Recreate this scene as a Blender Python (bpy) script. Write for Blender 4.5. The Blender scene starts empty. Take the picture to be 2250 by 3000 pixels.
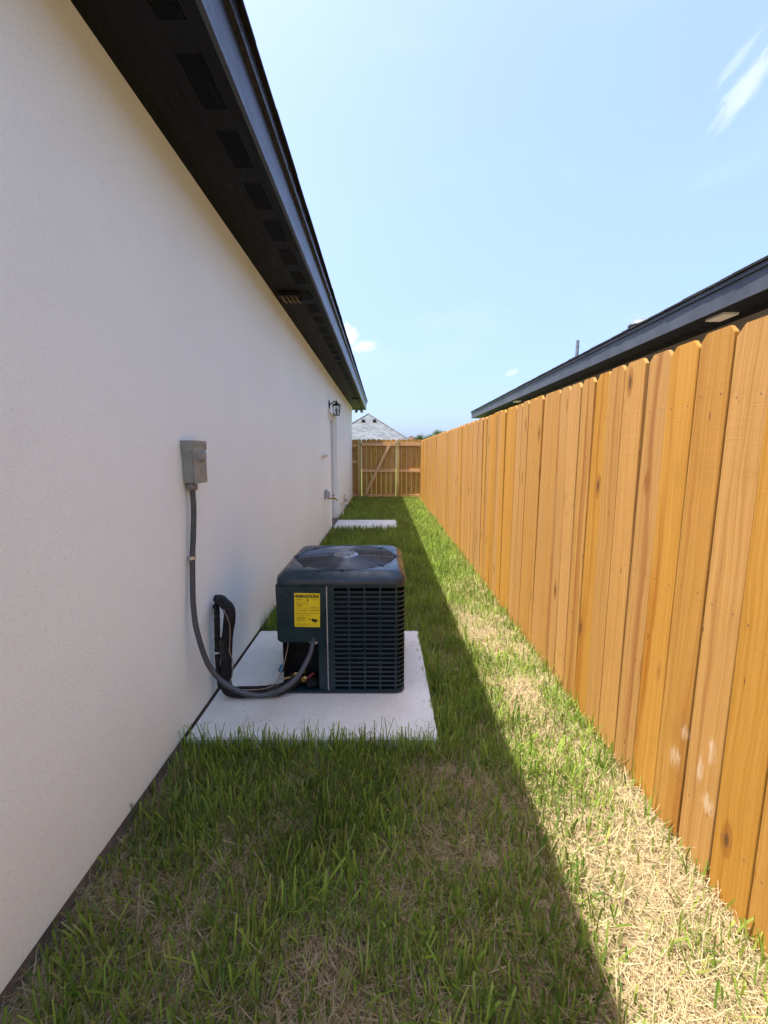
import bpy, bmesh, math, random
import numpy as np
from mathutils import Vector, Matrix

R = math.radians
rng = np.random.default_rng(7)
random.seed(7)
scene = bpy.context.scene
C = scene.collection

# ------------------------------------------------------------------ camera
cd = bpy.data.cameras.new('camera')
cam = bpy.data.objects.new('camera', cd)
C.objects.link(cam)
cam.location = (0, 0, 1.44)
cam.rotation_euler = (R(90 - 8.04), 0, 0)
cd.sensor_fit = 'VERTICAL'
cd.sensor_height = 36
cd.lens = 36 * 1210 / 3000
cd.clip_start = 0.02
cd.clip_end = 2000
scene.camera = cam

# ------------------------------------------------------------------ light
SUN_VEC = Vector((-1.0, -0.16, 2.72)).normalized()        # towards the sun
SUN_EL = math.asin(SUN_VEC.z)
SUN_STRENGTH = 2.15
SKY_STRENGTH = 0.15
EXPOSURE = 2.47
sd = bpy.data.lights.new('sun', 'SUN')
sd.energy = SUN_STRENGTH
sd.angle = R(0.53)
sd.color = (1.0, 0.95, 0.87)
sun = bpy.data.objects.new('sun', sd)
C.objects.link(sun)
sun.rotation_euler = SUN_VEC.to_track_quat('Z', 'Y').to_euler()
sun.location = (-20, -3, 50)

scene.view_settings.view_transform = 'Standard'
scene.view_settings.look = 'None'
scene.view_settings.exposure = EXPOSURE
scene.view_settings.gamma = 1.0
scene.view_settings.use_curve_mapping = False
scene.render.engine = 'CYCLES'
scene.cycles.max_bounces = 9
scene.cycles.diffuse_bounces = 8
scene.cycles.transmission_bounces = 4
scene.cycles.glossy_bounces = 3
scene.cycles.caustics_reflective = False
scene.cycles.caustics_refractive = False


# ------------------------------------------------------------------ node helpers
class NT:
    def __init__(self, tree):
        self.t = tree
        self.n = tree.nodes
        self.l = tree.links

    def new(self, typ, **kw):
        nd = self.n.new(typ)
        for k, v in kw.items():
            setattr(nd, k, v)
        return nd

    def put(self, sock, v):
        if hasattr(v, 'links'):
            self.l.new(v, sock)
        elif v is not None:
            sock.default_value = v

    def math(self, op, a, b=None, clamp=False):
        nd = self.new('ShaderNodeMath', operation=op, use_clamp=clamp)
        self.put(nd.inputs[0], a)
        if b is not None:
            self.put(nd.inputs[1], b)
        return nd.outputs[0]

    def vmath(self, op, a, b=None):
        nd = self.new('ShaderNodeVectorMath', operation=op)
        self.put(nd.inputs[0], a)
        if b is not None:
            self.put(nd.inputs[1], b)
        return nd.outputs['Value'] if op in ('DOT_PRODUCT', 'LENGTH', 'DISTANCE') else nd.outputs[0]

    def mix(self, fac, a, b, blend='MIX'):
        nd = self.new('ShaderNodeMix', data_type='RGBA', blend_type=blend)
        self.put(nd.inputs[0], fac)
        self.put(nd.inputs[6], a if hasattr(a, 'links') else tuple(a) + (1,) * (4 - len(a)))
        self.put(nd.inputs[7], b if hasattr(b, 'links') else tuple(b) + (1,) * (4 - len(b)))
        return nd.outputs[2]

    def noise(self, vec, scale, detail=3, rough=0.5, dist=0.0, col=False):
        nd = self.new('ShaderNodeTexNoise')
        self.put(nd.inputs['Vector'], vec)
        nd.inputs['Scale'].default_value = scale
        nd.inputs['Detail'].default_value = detail
        nd.inputs['Roughness'].default_value = rough
        nd.inputs['Distortion'].default_value = dist
        return nd.outputs['Color' if col else 'Fac']

    def voronoi(self, vec, scale, feature='F1', out='Distance', rnd=1.0):
        nd = self.new('ShaderNodeTexVoronoi', feature=feature)
        self.put(nd.inputs['Vector'], vec)
        nd.inputs['Scale'].default_value = scale
        nd.inputs['Randomness'].default_value = rnd
        return nd.outputs[out]

    def ramp(self, fac, lo, hi, a=0.0, b=1.0):
        nd = self.new('ShaderNodeMapRange', interpolation_type='SMOOTHSTEP')
        self.put(nd.inputs[0], fac)
        nd.inputs[1].default_value = lo
        nd.inputs[2].default_value = hi
        nd.inputs[3].default_value = a
        nd.inputs[4].default_value = b
        return nd.outputs[0]

    def mapping(self, vec, scale=(1, 1, 1), loc=(0, 0, 0), rot=(0, 0, 0)):
        nd = self.new('ShaderNodeMapping')
        self.put(nd.inputs[0], vec)
        nd.inputs['Scale'].default_value = scale
        nd.inputs['Location'].default_value = loc
        nd.inputs['Rotation'].default_value = rot
        return nd.outputs[0]

    def bump(self, h, strength=0.3, dist=0.01, normal=None):
        nd = self.new('ShaderNodeBump')
        nd.inputs['Strength'].default_value = strength
        nd.inputs['Distance'].default_value = dist
        self.put(nd.inputs['Height'], h)
        if normal is not None:
            self.put(nd.inputs['Normal'], normal)
        return nd.outputs[0]


def material(name, base=(0.5, 0.5, 0.5), rough=0.6, metal=0.0, spec=0.5):
    m = bpy.data.materials.new(name)
    m.use_nodes = True
    t = NT(m.node_tree)
    p = m.node_tree.nodes['Principled BSDF']
    p.inputs['Base Color'].default_value = tuple(base) + (1,)
    p.inputs['Roughness'].default_value = rough
    p.inputs['Metallic'].default_value = metal
    p.inputs['Specular IOR Level'].default_value = spec
    return m, t, p


def obj_co(t):
    return t.new('ShaderNodeTexCoord').outputs['Object']


def worn(name, base, rough=0.5, metal=0.0, var=0.25, scale=9, bumpd=0.0006, spec=0.5, fine=220):
    """painted or moulded surface with faint mottling, gloss variation and micro relief"""
    m, t, p = material(name, base, rough, metal, spec)
    co = obj_co(t)
    n = t.noise(co, scale, 5, 0.6)
    lo = tuple(c * (1 - var) for c in base)
    hi = tuple(min(1, c * (1 + var)) for c in base)
    t.put(p.inputs['Base Color'], t.mix(t.ramp(n, 0.3, 0.7), lo, hi))
    t.put(p.inputs['Roughness'], t.ramp(t.noise(co, scale * 3, 4), 0.25, 0.75, max(0.05, rough - 0.1), min(1, rough + 0.12)))
    if bumpd:
        t.put(p.inputs['Normal'], t.bump(t.noise(co, fine, 2), 0.35, bumpd))
    return m


M = {}
# ------------------------------------------------------------------ sky
world = bpy.data.worlds.new('World')
scene.world = world
world.use_nodes = True
wt = NT(world.node_tree)
bg = world.node_tree.nodes['Background']
sky = wt.new('ShaderNodeTexSky', sky_type='NISHITA')
sky.sun_disc = False
sky.sun_elevation = SUN_EL
sky.sun_rotation = math.atan2(SUN_VEC.x, SUN_VEC.y)
sky.altitude = 20
sky.air_density = 0.7
sky.dust_density = 3.0
sky.ozone_density = 1.0
wdir = wt.vmath('NORMALIZE', wt.new('ShaderNodeTexCoord').outputs['Generated'])


def cloud(center, ang, ra, rb, seed, scale, thr, gain, soft=0.28):
    c = Vector(center).normalized()
    h = Vector((0, 0, 1)).cross(c).normalized() * -1
    v = h.cross(c).normalized()
    if v.z < 0:
        v = -v
    e1 = h * math.cos(ang) + v * math.sin(ang)
    e2 = -h * math.sin(ang) + v * math.cos(ang)
    a = wt.math('DIVIDE', wt.vmath('DOT_PRODUCT', wdir, tuple(e1)), ra)
    b = wt.math('DIVIDE', wt.vmath('DOT_PRODUCT', wdir, tuple(e2)), rb)
    cb = wt.new('ShaderNodeCombineXYZ')
    wt.put(cb.inputs[0], a)
    wt.put(cb.inputs[1], b)
    cb.inputs[2].default_value = seed
    r2 = wt.math('ADD', wt.math('MULTIPLY', a, a), wt.math('MULTIPLY', b, b))
    g = wt.math('POWER', 2.718, wt.math('MULTIPLY', r2, -1.0))
    n = wt.noise(cb.outputs[0], scale, 5, 0.6, 0.8)
    dens = wt.ramp(wt.math('ADD', g, wt.math('MULTIPLY', wt.math('SUBTRACT', n, 0.5), 1.2)), thr, thr + soft * 2.2)
    dens = wt.math('MULTIPLY', dens, wt.ramp(g, 0.05, 0.4))
    front = wt.math('GREATER_THAN', wt.vmath('DOT_PRODUCT', wdir, tuple(c)), 0.0)
    return wt.math('MULTIPLY', wt.math('MULTIPLY', dens, front), gain)


fac = cloud((0.520, 0.678, 0.520), R(48), 0.060, 0.019, 3.1, 1.2, 0.36, 0.46)
for a in (((0.500, 0.668, 0.551), R(42), 0.034, 0.008, 8.2, 1.2, 0.25, 0.22),
          ((-0.082, 0.963, 0.262), R(-35), 0.030, 0.022, 1.4, 1.3, 0.25, 0.9),
          ((-0.046, 0.970, 0.238), R(8), 0.034, 0.013, 5.7, 1.3, 0.25, 0.6),
          ((0.281, 0.943, 0.1765), R(20), 0.017, 0.008, 6.6, 1.3, 0.25, 0.35)):
    fac = wt.math('MAXIMUM', fac, cloud(*a))
# thin high veil, everywhere the same kind of streaks
veil = wt.noise(wt.mapping(wdir, (1.2, 2.4, 5.0), (3, 1, 2), (0.3, 0.5, 0.4)), 1.6, 3, 0.6, 0.4)
fac = wt.math('ADD', fac, wt.ramp(veil, 0.5, 0.85, 0, 0.14), True)
sepz = wt.new('ShaderNodeSeparateXYZ')
wt.put(sepz.inputs[0], wdir)
hz = wt.ramp(sepz.outputs[2], -0.05, 0.50, 0.60, 1.0)          # pale, even summer haze low down
hazy = wt.mix(1.0, sky.outputs[0], hz, 'MULTIPLY')
hazy = wt.mix(1.0, hazy, (0.545, 0.555, 0.65), 'MULTIPLY')
hazy = wt.mix(0.30, hazy, (0.82, 1.15, 1.75))
skycol = wt.mix(fac, hazy, (1.5, 1.6, 1.75))
wt.put(bg.inputs[0], skycol)
bg.inputs[1].default_value = SKY_STRENGTH
world.cycles.sampling_method = 'MANUAL'
world.cycles.sample_map_resolution = 256

# ------------------------------------------------------------------ mesh helpers
ORG = {}


def org(o):
    return ORG.get(o.name, Vector((0, 0, 0))) if o else Vector((0, 0, 0))


def tag(o, label=None, cat=None, group=None, kind=None):
    if label: o['label'] = label
    if cat: o['category'] = cat
    if group: o['group'] = group
    if kind: o['kind'] = kind
    return o


def thing(name, label, cat, loc=(0, 0, 0), group=None):
    o = bpy.data.objects.new(name, None)
    C.objects.link(o)
    o.location = loc
    o.empty_display_size = 0.1
    ORG[o.name] = Vector(loc)
    return tag(o, label, cat, group)


def link_mesh(name, me, parent=None, loc=(0, 0, 0)):
    """object with its own local mesh, loc in world space"""
    o = bpy.data.objects.new(name, me)
    C.objects.link(o)
    ORG[o.name] = Vector(loc)
    if parent:
        o.parent = parent
    o.location = Vector(loc) - org(parent)
    return o


class MB:
    def __init__(self):
        self.v = []
        self.f = []

    def add(self, vs, fs):
        k = len(self.v)
        self.v += [tuple(p) for p in vs]
        self.f += [tuple(i + k for i in q) for q in fs]
        return self

    def box(self, x0, x1, y0, y1, z0, z1):
        vs = [(x, y, z) for z in (z0, z1) for y in (y0, y1) for x in (x0, x1)]
        return self.add(vs, [(0, 2, 3, 1), (4, 5, 7, 6), (0, 1, 5, 4), (2, 6, 7, 3), (0, 4, 6, 2), (1, 3, 7, 5)])

    def obox(self, mat, sx, sy, sz):
        vs = [mat @ Vector((x * sx / 2, y * sy / 2, z * sz / 2)) for z in (-1, 1) for y in (-1, 1) for x in (-1, 1)]
        return self.add(vs, [(0, 2, 3, 1), (4, 5, 7, 6), (0, 1, 5, 4), (2, 6, 7, 3), (0, 4, 6, 2), (1, 3, 7, 5)])

    def prism(self, poly, fn):
        """poly: list of 2d points, fn(a, b, side) -> 3d for side 0/1"""
        n = len(poly)
        vs = [fn(a, b, 0) for a, b in poly] + [fn(a, b, 1) for a, b in poly]
        fs = [tuple(range(n - 1, -1, -1)), tuple(range(n, 2 * n))]
        fs += [(i, (i + 1) % n, n + (i + 1) % n, n + i) for i in range(n)]
        return self.add(vs, fs)

    def tube(self, pts, r, seg=10, smooth=6, cap=True, rfn=None):
        pts = [Vector(p) for p in pts]
        if smooth > 1 and len(pts) > 2:
            q = [pts[0] * 2 - pts[1]] + pts + [pts[-1] * 2 - pts[-2]]
            out = []
            for i in range(1, len(q) - 2):
                for k in range(smooth):
                    t = k / smooth
                    a, b, c, d = q[i - 1], q[i], q[i + 1], q[i + 2]
                    out.append(0.5 * ((2 * b) + (c - a) * t + (2 * a - 5 * b + 4 * c - d) * t * t + (3 * b - 3 * c + d - a) * t ** 3))
            out.append(pts[-1])
            pts = out
        n = len(pts)
        tang = [(pts[min(i + 1, n - 1)] - pts[max(i - 1, 0)]).normalized() for i in range(n)]
        ref = Vector((0, 0, 1)) if abs(tang[0].z) < 0.9 else Vector((1, 0, 0))
        nx = (ref - tang[0] * ref.dot(tang[0])).normalized()
        vs, fs = [], []
        for i in range(n):
            nx = (nx - tang[i] * nx.dot(tang[i])).normalized()
            ny = tang[i].cross(nx)
            rr = rfn(i / (n - 1)) if rfn else r
            for k in range(seg):
                a = 2 * math.pi * k / seg
                vs.append(pts[i] + (nx * math.cos(a) + ny * math.sin(a)) * rr)
        for i in range(n - 1):
            for k in range(seg):
                fs.append((i * seg + k, i * seg + (k + 1) % seg, (i + 1) * seg + (k + 1) % seg, (i + 1) * seg + k))
        if cap:
            fs.append(tuple(range(seg - 1, -1, -1)))
            fs.append(tuple(range((n - 1) * seg, n * seg)))
        return self.add(vs, fs)

    def lathe(self, prof, seg=24, mat=None):
        """prof: (r, z) pairs round local Z"""
        mat = mat or Matrix.Identity(4)
        vs, fs = [], []
        for r, z in prof:
            for k in range(seg):
                a = 2 * math.pi * k / seg
                vs.append(mat @ Vector((r * math.cos(a), r * math.sin(a), z)))
        for i in range(len(prof) - 1):
            for k in range(seg):
                fs.append((i * seg + k, i * seg + (k + 1) % seg, (i + 1) * seg + (k + 1) % seg, (i + 1) * seg + k))
        if prof[0][0] > 1e-6:
            fs.append(tuple(range(seg - 1, -1, -1)))
        if prof[-1][0] > 1e-6:
            fs.append(tuple(range((len(prof) - 1) * seg, len(prof) * seg)))
        return self.add(vs, fs)

    def mesh(self, name, mat, off=Vector((0, 0, 0)), smooth=False, bevel=0.0):
        me = bpy.data.meshes.new(name)
        me.from_pydata([tuple(Vector(p) - off) for p in self.v], [], self.f)
        bm = bmesh.new()
        bm.from_mesh(me)
        bmesh.ops.remove_doubles(bm, verts=bm.verts, dist=1e-6)
        bmesh.ops.recalc_face_normals(bm, faces=bm.faces)
        if bevel:
            es = [e for e in bm.edges if len(e.link_faces) == 2 and e.calc_face_angle(0) > 0.6]
            bmesh.ops.bevel(bm, geom=es, offset=bevel, segments=2, affect='EDGES', clamp_overlap=True)
        bm.to_mesh(me)
        bm.free()
        if smooth:
            me.shade_smooth()
            try:
                me.set_sharp_from_angle(angle=R(38))
            except Exception:
                pass
        me.materials.append(mat)
        return me

    def build(self, name, mat, parent=None, smooth=False, bevel=0.0, loc=None):
        base = org(parent) if loc is None else Vector(loc)
        return link_mesh(name, self.mesh(name, mat, base, smooth, bevel), parent, base)


def mat_axes(loc, z, x=None):
    z = Vector(z).normalized()
    x = Vector(x) if x else (Vector((0, 0, 1)) if abs(z.z) < 0.9 else Vector((0, 1, 0)))
    x = (x - z * x.dot(z)).normalized()
    y = z.cross(x)
    return Matrix(((x.x, y.x, z.x, loc[0]), (x.y, y.y, z.y, loc[1]), (x.z, y.z, z.z, loc[2]), (0, 0, 0, 1)))


# ------------------------------------------------------------------ materials
def make_stucco(name, base, amt=0.42):
    m, t, p = material(name, base, 0.92, 0, 0.2)
    co = obj_co(t)
    big = t.noise(co, 0.9, 5, 0.6)
    mid = t.noise(co, 6, 4, 0.6)
    spot = t.noise(co, 80, 3, 0.65)
    c = t.mix(t.ramp(big, 0.35, 0.7), tuple(x * 0.95 for x in base), base)
    c = t.mix(t.ramp(mid, 0.55, 0.8, 0, 0.35), c, tuple(x * 0.93 for x in base))
    c = t.mix(t.ramp(spot, 0.54, 0.70, 0, 0.7), c, tuple(x * 0.84 for x in base))
    t.put(p.inputs['Base Color'], c)
    w = t.mapping(co, (1, 1, 1.35), rot=(R(32), 0, 0))
    h = t.math('ADD', t.math('MULTIPLY', t.noise(w, 78, 4, 0.62, 0.7), 1.0),
               t.math('MULTIPLY', t.noise(w, 420, 2, 0.6), 0.35))
    h = t.math('ADD', h, t.math('MULTIPLY', t.noise(co, 14, 3), 0.8))
    t.put(p.inputs['Normal'], t.bump(h, amt, 0.006))
    return m


M['stucco'] = make_stucco('white_stucco', (0.885, 0.965, 0.885))
M['stucco_far'] = make_stucco('taupe_stucco', (0.30, 0.28, 0.26))
M['cream'] = make_stucco('cream_stucco', (0.62, 0.56, 0.47))


def make_boardpaint(name, base, rough=0.42, spec=0.5):
    m, t, p = material(name, base, rough, 0, spec)
    co = obj_co(t)
    w = t.mapping(co, (30, 1.6, 30))
    g = t.noise(w, 2.2, 5, 0.6, 1.6)
    n = t.noise(co, 3, 5, 0.6)
    t.put(p.inputs['Base Color'], t.mix(t.ramp(n, 0.3, 0.75), base, tuple(c * 1.6 + 0.001 for c in base)))
    t.put(p.inputs['Roughness'], t.ramp(g, 0.2, 0.8, rough - 0.1, rough + 0.15))
    t.put(p.inputs['Normal'], t.bump(t.math('ADD', g, t.math('MULTIPLY', t.noise(t.mapping(co, (160, 7, 160)), 1.0, 3), 0.4)), 0.5, 0.0022))
    return m


M['black_board'] = make_boardpaint('black_painted_board', (0.0020, 0.0028, 0.0045), 0.6, 0.2)
M['fascia'] = make_boardpaint('satin_black_board', (0.022, 0.026, 0.034), 0.34)
M['fascia_far'] = make_boardpaint('charcoal_painted_board', (0.034, 0.038, 0.045), 0.5)
M['drip'] = worn('drip_metal', (0.035, 0.038, 0.045), 0.28, 0.0)
M['cavity'] = worn('attic_dark', (0.012, 0.011, 0.010), 0.9)


def make_shingle(name, a, b, bw=0.33, rh=0.145):
    m, t, p = material(name, a, 0.95, 0, 0.2)
    co = obj_co(t)
    br = t.new('ShaderNodeTexBrick')
    t.put(br.inputs['Vector'], co)
    br.inputs['Scale'].default_value = 1
    br.inputs['Brick Width'].default_value = bw
    br.inputs['Row Height'].default_value = rh
    br.inputs['Mortar Size'].default_value = 0.008
    br.inputs['Color1'].default_value = tuple(a) + (1,)
    br.inputs['Color2'].default_value = tuple(b) + (1,)
    br.inputs['Mortar'].default_value = tuple(c * 0.45 for c in a) + (1,)
    n = t.noise(co, 3.0, 5, 0.7)
    c = t.mix(t.ramp(n, 0.35, 0.65, 0, 0.6), br.outputs['Color'], tuple((x + y) / 2 for x, y in zip(a, b)))
    c = t.mix(t.math('MULTIPLY', t.noise(co, 160, 2), 0.5), c, tuple(x * 0.5 for x in a))
    t.put(p.inputs['Base Color'], c)
    t.put(p.inputs['Normal'], t.bump(t.math('ADD', br.outputs['Fac'], t.noise(co, 60, 3)), 0.6, 0.01))
    return m


M['shingle'] = make_shingle('black_shingle', (0.022, 0.022, 0.024), (0.04, 0.04, 0.042))
M['shingle_grey'] = make_shingle('grey_shingle', (0.085, 0.095, 0.10), (0.21, 0.225, 0.235), 0.42, 0.20)
M['shingle_red'] = make_shingle('brown_shingle', (0.12, 0.065, 0.05), (0.18, 0.10, 0.08), 0.4, 0.2)


def make_wood(name, light, mid, red, knots=True, stain=False, redness=0.5, nails=()):
    m, t, p = material(name, mid, 0.72, 0, 0.25)
    tc = t.new('ShaderNodeTexCoord').outputs['Object']
    oi = t.new('ShaderNodeObjectInfo')
    rnd = oi.outputs['Random']
    off = t.new('ShaderNodeCombineXYZ')
    t.put(off.inputs[0], t.math('MULTIPLY', rnd, 37.0))
    t.put(off.inputs[1], t.math('MULTIPLY', rnd, 91.0))
    t.put(off.inputs[2], t.math('MULTIPLY', rnd, 53.0))
    co = t.vmath('ADD', tc, off.outputs[0])
    warp = t.noise(t.mapping(co, (3, 5, 1.2)), 1.5, 3, 0.5)
    wv = t.new('ShaderNodeCombineXYZ')
    t.put(wv.inputs[1], t.math('MULTIPLY', t.math('SUBTRACT', warp, 0.5), 0.06))
    cw = t.vmath('ADD', co, wv.outputs[0])
    broad = t.noise(t.mapping(cw, (9, 17, 0.30)), 1.0, 3, 0.5, 0.2)
    grain = t.noise(t.mapping(cw, (60, 95, 0.8)), 1.0, 5, 0.65, 0.15)
    fine = t.noise(t.mapping(cw, (200, 330, 3.0)), 1.0, 3, 0.6)
    c = t.mix(t.ramp(grain, 0.3, 0.72), light, mid)
    thr = t.math('SUBTRACT', 0.74 - 0.1 * redness, t.math('MULTIPLY', rnd, 0.20 * redness))
    rf = t.math('MULTIPLY', t.math('SUBTRACT', broad, thr), 7.0, True)
    c = t.mix(t.math('MULTIPLY', rf, 0.85), c, red)
    c = t.mix(t.ramp(fine, 0.48, 0.78, 0, 0.5), c, tuple(x * 0.62 for x in mid))
    # board to board tone
    hsv = t.new('ShaderNodeHueSaturation')
    rr = t.math('FRACT', t.math('MULTIPLY', rnd, 7.31))
    t.put(hsv.inputs['Value'], t.ramp(rr, 0, 1, 0.93, 1.05))
    t.put(hsv.inputs['Saturation'], t.ramp(t.math('FRACT', t.math('MULTIPLY', rnd, 17.7)), 0, 1, 0.95, 1.05))
    t.put(hsv.inputs['Color'], c)
    c = hsv.outputs[0]
    c = t.mix(t.ramp(t.noise(co, 5, 4, 0.65), 0.52, 0.78, 0, 0.30), c, tuple(x * 0.7 for x in mid))
    height = t.math('ADD', t.math('MULTIPLY', grain, 0.7), t.math('MULTIPLY', fine, 0.5))
    # band-saw marks across the board
    saw = t.noise(t.mapping(co, (3, 5, 230), rot=(R(6), 0, 0)), 1.0, 2, 0.5)
    height = t.math('ADD', height, t.math('MULTIPLY', saw, 0.35))
    c = t.mix(t.math('MULTIPLY', t.ramp(saw, 0.52, 0.80, 0, 0.24), t.ramp(t.noise(co, 3.1, 3, 0.6), 0.42, 0.62)), c, tuple(x * 0.66 for x in mid))
    if knots:
        kv = t.mapping(co, (1.0, 6.0, 2.0))
        kd = t.voronoi(kv, 1.0)
        kn = t.noise(co, 60, 2)
        kd = t.math('ADD', kd, t.math('MULTIPLY', t.math('SUBTRACT', kn, 0.5), 0.04))
        ring = t.math('MULTIPLY', t.ramp(kd, 0.10, 0.16, 1, 0), 0.55)
        c = t.mix(ring, c, tuple(x * 0.75 for x in red))
        core = t.ramp(kd, 0.045, 0.075, 1, 0)
        c = t.mix(t.math('MULTIPLY', core, 0.85), c, (0.09, 0.04, 0.015))
        # little dark splits
        sv = t.voronoi(t.mapping(co, (1.0, 22.0, 4.0), (5, 2, 1)), 1.0)
        c = t.mix(t.ramp(sv, 0.045, 0.075, 0.85, 0), c, (0.07, 0.03, 0.012))
    sep = t.new('ShaderNodeSeparateXYZ')
    t.put(sep.inputs[0], tc)
    if nails:
        d = None
        for (ny, nz) in nails:
            dy = t.math('SUBTRACT', sep.outputs[1], ny)
            dz = t.math('SUBTRACT', t.math('SUBTRACT', sep.outputs[2], nz), t.math('MULTIPLY', t.math('SUBTRACT', rnd, 0.5), 0.05))
            q = t.math('SQRT', t.math('ADD', t.math('MULTIPLY', dy, dy), t.math('MULTIPLY', dz, dz)))
            d = q if d is None else t.math('MINIMUM', d, q)
        c = t.mix(t.ramp(d, 0.0025, 0.0045, 0.8, 0), c, (0.10, 0.07, 0.045))
    if stain:
        wp = t.new('ShaderNodeNewGeometry').outputs['Position']
        ws = t.new('ShaderNodeSeparateXYZ')
        t.put(ws.inputs[0], wp)
        s = None
        for (yy, zz, ry, rz) in ((1.40, 0.32, 0.05, 0.07), (1.29, 0.36, 0.03, 0.10), (1.25, 0.46, 0.03, 0.08), (1.37, 0.44, 0.03, 0.06), (1.24, 0.27, 0.05, 0.06)):
            a = t.math('DIVIDE', t.math('SUBTRACT', ws.outputs[1], yy), ry)
            b = t.math('DIVIDE', t.math('SUBTRACT', ws.outputs[2], zz), rz)
            g = t.math('POWER', 2.718, t.math('MULTIPLY', t.math('ADD', t.math('MULTIPLY', a, a), t.math('MULTIPLY', b, b)), -1.0))
            s = g if s is None else t.math('MAXIMUM', s, g)
        nn = t.noise(t.mapping(wp, (1, 75, 14)), 1.0, 4, 0.65)
        sf = t.ramp(t.math('ADD', t.math('MULTIPLY', s, 0.55), t.math('MULTIPLY', nn, 0.75)), 0.70, 1.02, 0, 0.42)
        sf = t.math('MULTIPLY', sf, t.ramp(s, 0.03, 0.3))
        c = t.mix(sf, c, (0.70, 0.60, 0.46))
    t.put(p.inputs['Base Color'], c)
    t.put(p.inputs['Normal'], t.bump(height, 0.5, 0.0026))
    return m


NAILS = [(s * 0.042, z) for z in (0.22, 0.93, 1.60) for s in (-1, 1)]
M['picket'] = make_wood('stained_cedar', (0.43, 0.226, 0.056), (0.345, 0.164, 0.032), (0.245, 0.084, 0.012), True, True, 0.75, NAILS)
M['picket_in'] = make_wood('cedar_inside', (0.47, 0.28, 0.075), (0.36, 0.20, 0.046), (0.27, 0.12, 0.026), True, False, 0.6)
M['rail'] = make_wood('raw_fir', (0.74, 0.48, 0.25), (0.64, 0.39, 0.18), (0.52, 0.28, 0.11), True, False, 0.2)
M['post'] = make_wood('treated_pine', (0.52, 0.40, 0.17), (0.42, 0.31, 0.11), (0.32, 0.20, 0.07), True, False, 0.3)


def make_concrete():
    m, t, p = material('broom_concrete', (0.5, 0.5, 0.48), 0.9, 0, 0.3)
    co = obj_co(t)
    n = t.noise(co, 2.6, 6, 0.65)
    s = t.noise(t.mapping(co, (150, 5, 10)), 1.0, 3, 0.6, 0.3)
    f = t.noise(co, 70, 4, 0.7)
    c = t.mix(t.ramp(n, 0.3, 0.7), (0.70, 0.72, 0.65), (0.81, 0.83, 0.76))
    c = t.mix(t.ramp(s, 0.5, 0.8, 0, 0.4), c, (0.53, 0.545, 0.50))
    c = t.mix(t.ramp(f, 0.6, 0.8, 0, 0.45), c, (0.42, 0.43, 0.39))
    c = t.mix(t.ramp(t.noise(co, 9, 5, 0.7), 0.6, 0.78, 0, 0.4), c, (0.54, 0.50, 0.43))
    sp = t.voronoi(co, 17)
    c = t.mix(t.ramp(sp, 0.05, 0.09, 0.55, 0), c, (0.24, 0.23, 0.22))
    t.put(p.inputs['Base Color'], c)
    t.put(p.inputs['Normal'], t.bump(t.math('ADD', s, t.math('MULTIPLY', f, 0.7)), 0.45, 0.003))
    return m


M['concrete'] = make_concrete()
M['foundation'] = worn('foundation_concrete', (0.20, 0.16, 0.12), 0.95, 0, 0.4, 8, 0.003, 0.2, 60)


def make_ground():
    m, t, p = material('thatch_soil', (0.2, 0.15, 0.1), 1.0, 0, 0.1)
    co = obj_co(t)
    n = t.noise(co, 2.2, 6, 0.65)
    f = t.noise(co, 110, 4, 0.7, 0.5)
    c = t.mix(t.ramp(n, 0.35, 0.65), (0.24, 0.18, 0.105), (0.38, 0.29, 0.165))
    c = t.mix(t.ramp(f, 0.45, 0.75), c, (0.12, 0.085, 0.05))
    t.put(p.inputs['Base Color'], c)
    t.put(p.inputs['Normal'], t.bump(t.math('ADD', f, t.noise(co, 20, 4)), 0.9, 0.012))
    return m


M['soil'] = make_ground()
mm, t, p = material('distant_lawn', (0.12, 0.17, 0.04), 1.0, 0, 0.1)
co = obj_co(t)
t.put(p.inputs['Base Color'], t.mix(t.noise(co, 6, 6, 0.7), (0.09, 0.14, 0.025), (0.20, 0.23, 0.07)))
M['lawn'] = mm

M['ac'] = worn('dark_teal_enamel', (0.0075, 0.026, 0.034), 0.36, 0, 0.12, 5, 0, 0.5, 500)
M['ac_cap'] = worn('dark_teal_cap', (0.011, 0.028, 0.037), 0.30, 0, 0.12, 5, 0, 0.55, 500)
M['coil'] = worn('coil_fins', (0.018, 0.017, 0.016), 0.6, 0.4, 0.4, 60, 0.001)
M['grille'] = worn('grille_wire', (0.17, 0.18, 0.19), 0.35, 0.4)
M['black_metal'] = worn('black_wire', (0.015, 0.016, 0.018), 0.32, 0.2)
M['blade'] = worn('fan_blade', (0.006, 0.007, 0.008), 0.8, 0.0, 0.2, 9, 0, 0.15)
M['steel'] = worn('hub_steel', (0.30, 0.31, 0.31), 0.38, 0.9)
M['bolt'] = worn('zinc_bolt', (0.6, 0.6, 0.6), 0.25, 1.0)
M['trimline'] = worn('edge_gasket', (0.42, 0.42, 0.38), 0.6)
M['foam'] = worn('black_foam', (0.011, 0.011, 0.012), 0.75, 0, 0.5, 20, 0.004, 0.35, 55)
M['tape'] = worn('black_tape', (0.014, 0.014, 0.015), 0.32, 0, 0.4, 30, 0.001, 0.5, 90)
M['conduit'] = worn('grey_conduit', (0.055, 0.064, 0.074), 0.42, 0, 0.2, 14, 0.0004)
M['fitting'] = worn('grey_fitting', (0.17, 0.165, 0.16), 0.4, 0.1)
M['boxgrey'] = worn('grey_enamel_box', (0.225, 0.25, 0.22), 0.42, 0, 0.10, 14, 0.0003)
M['wire'] = worn('brown_wire', (0.28, 0.21, 0.16), 0.5)
M['strap'] = worn('galvanised_strap', (0.62, 0.60, 0.55), 0.4, 0.7)
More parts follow.
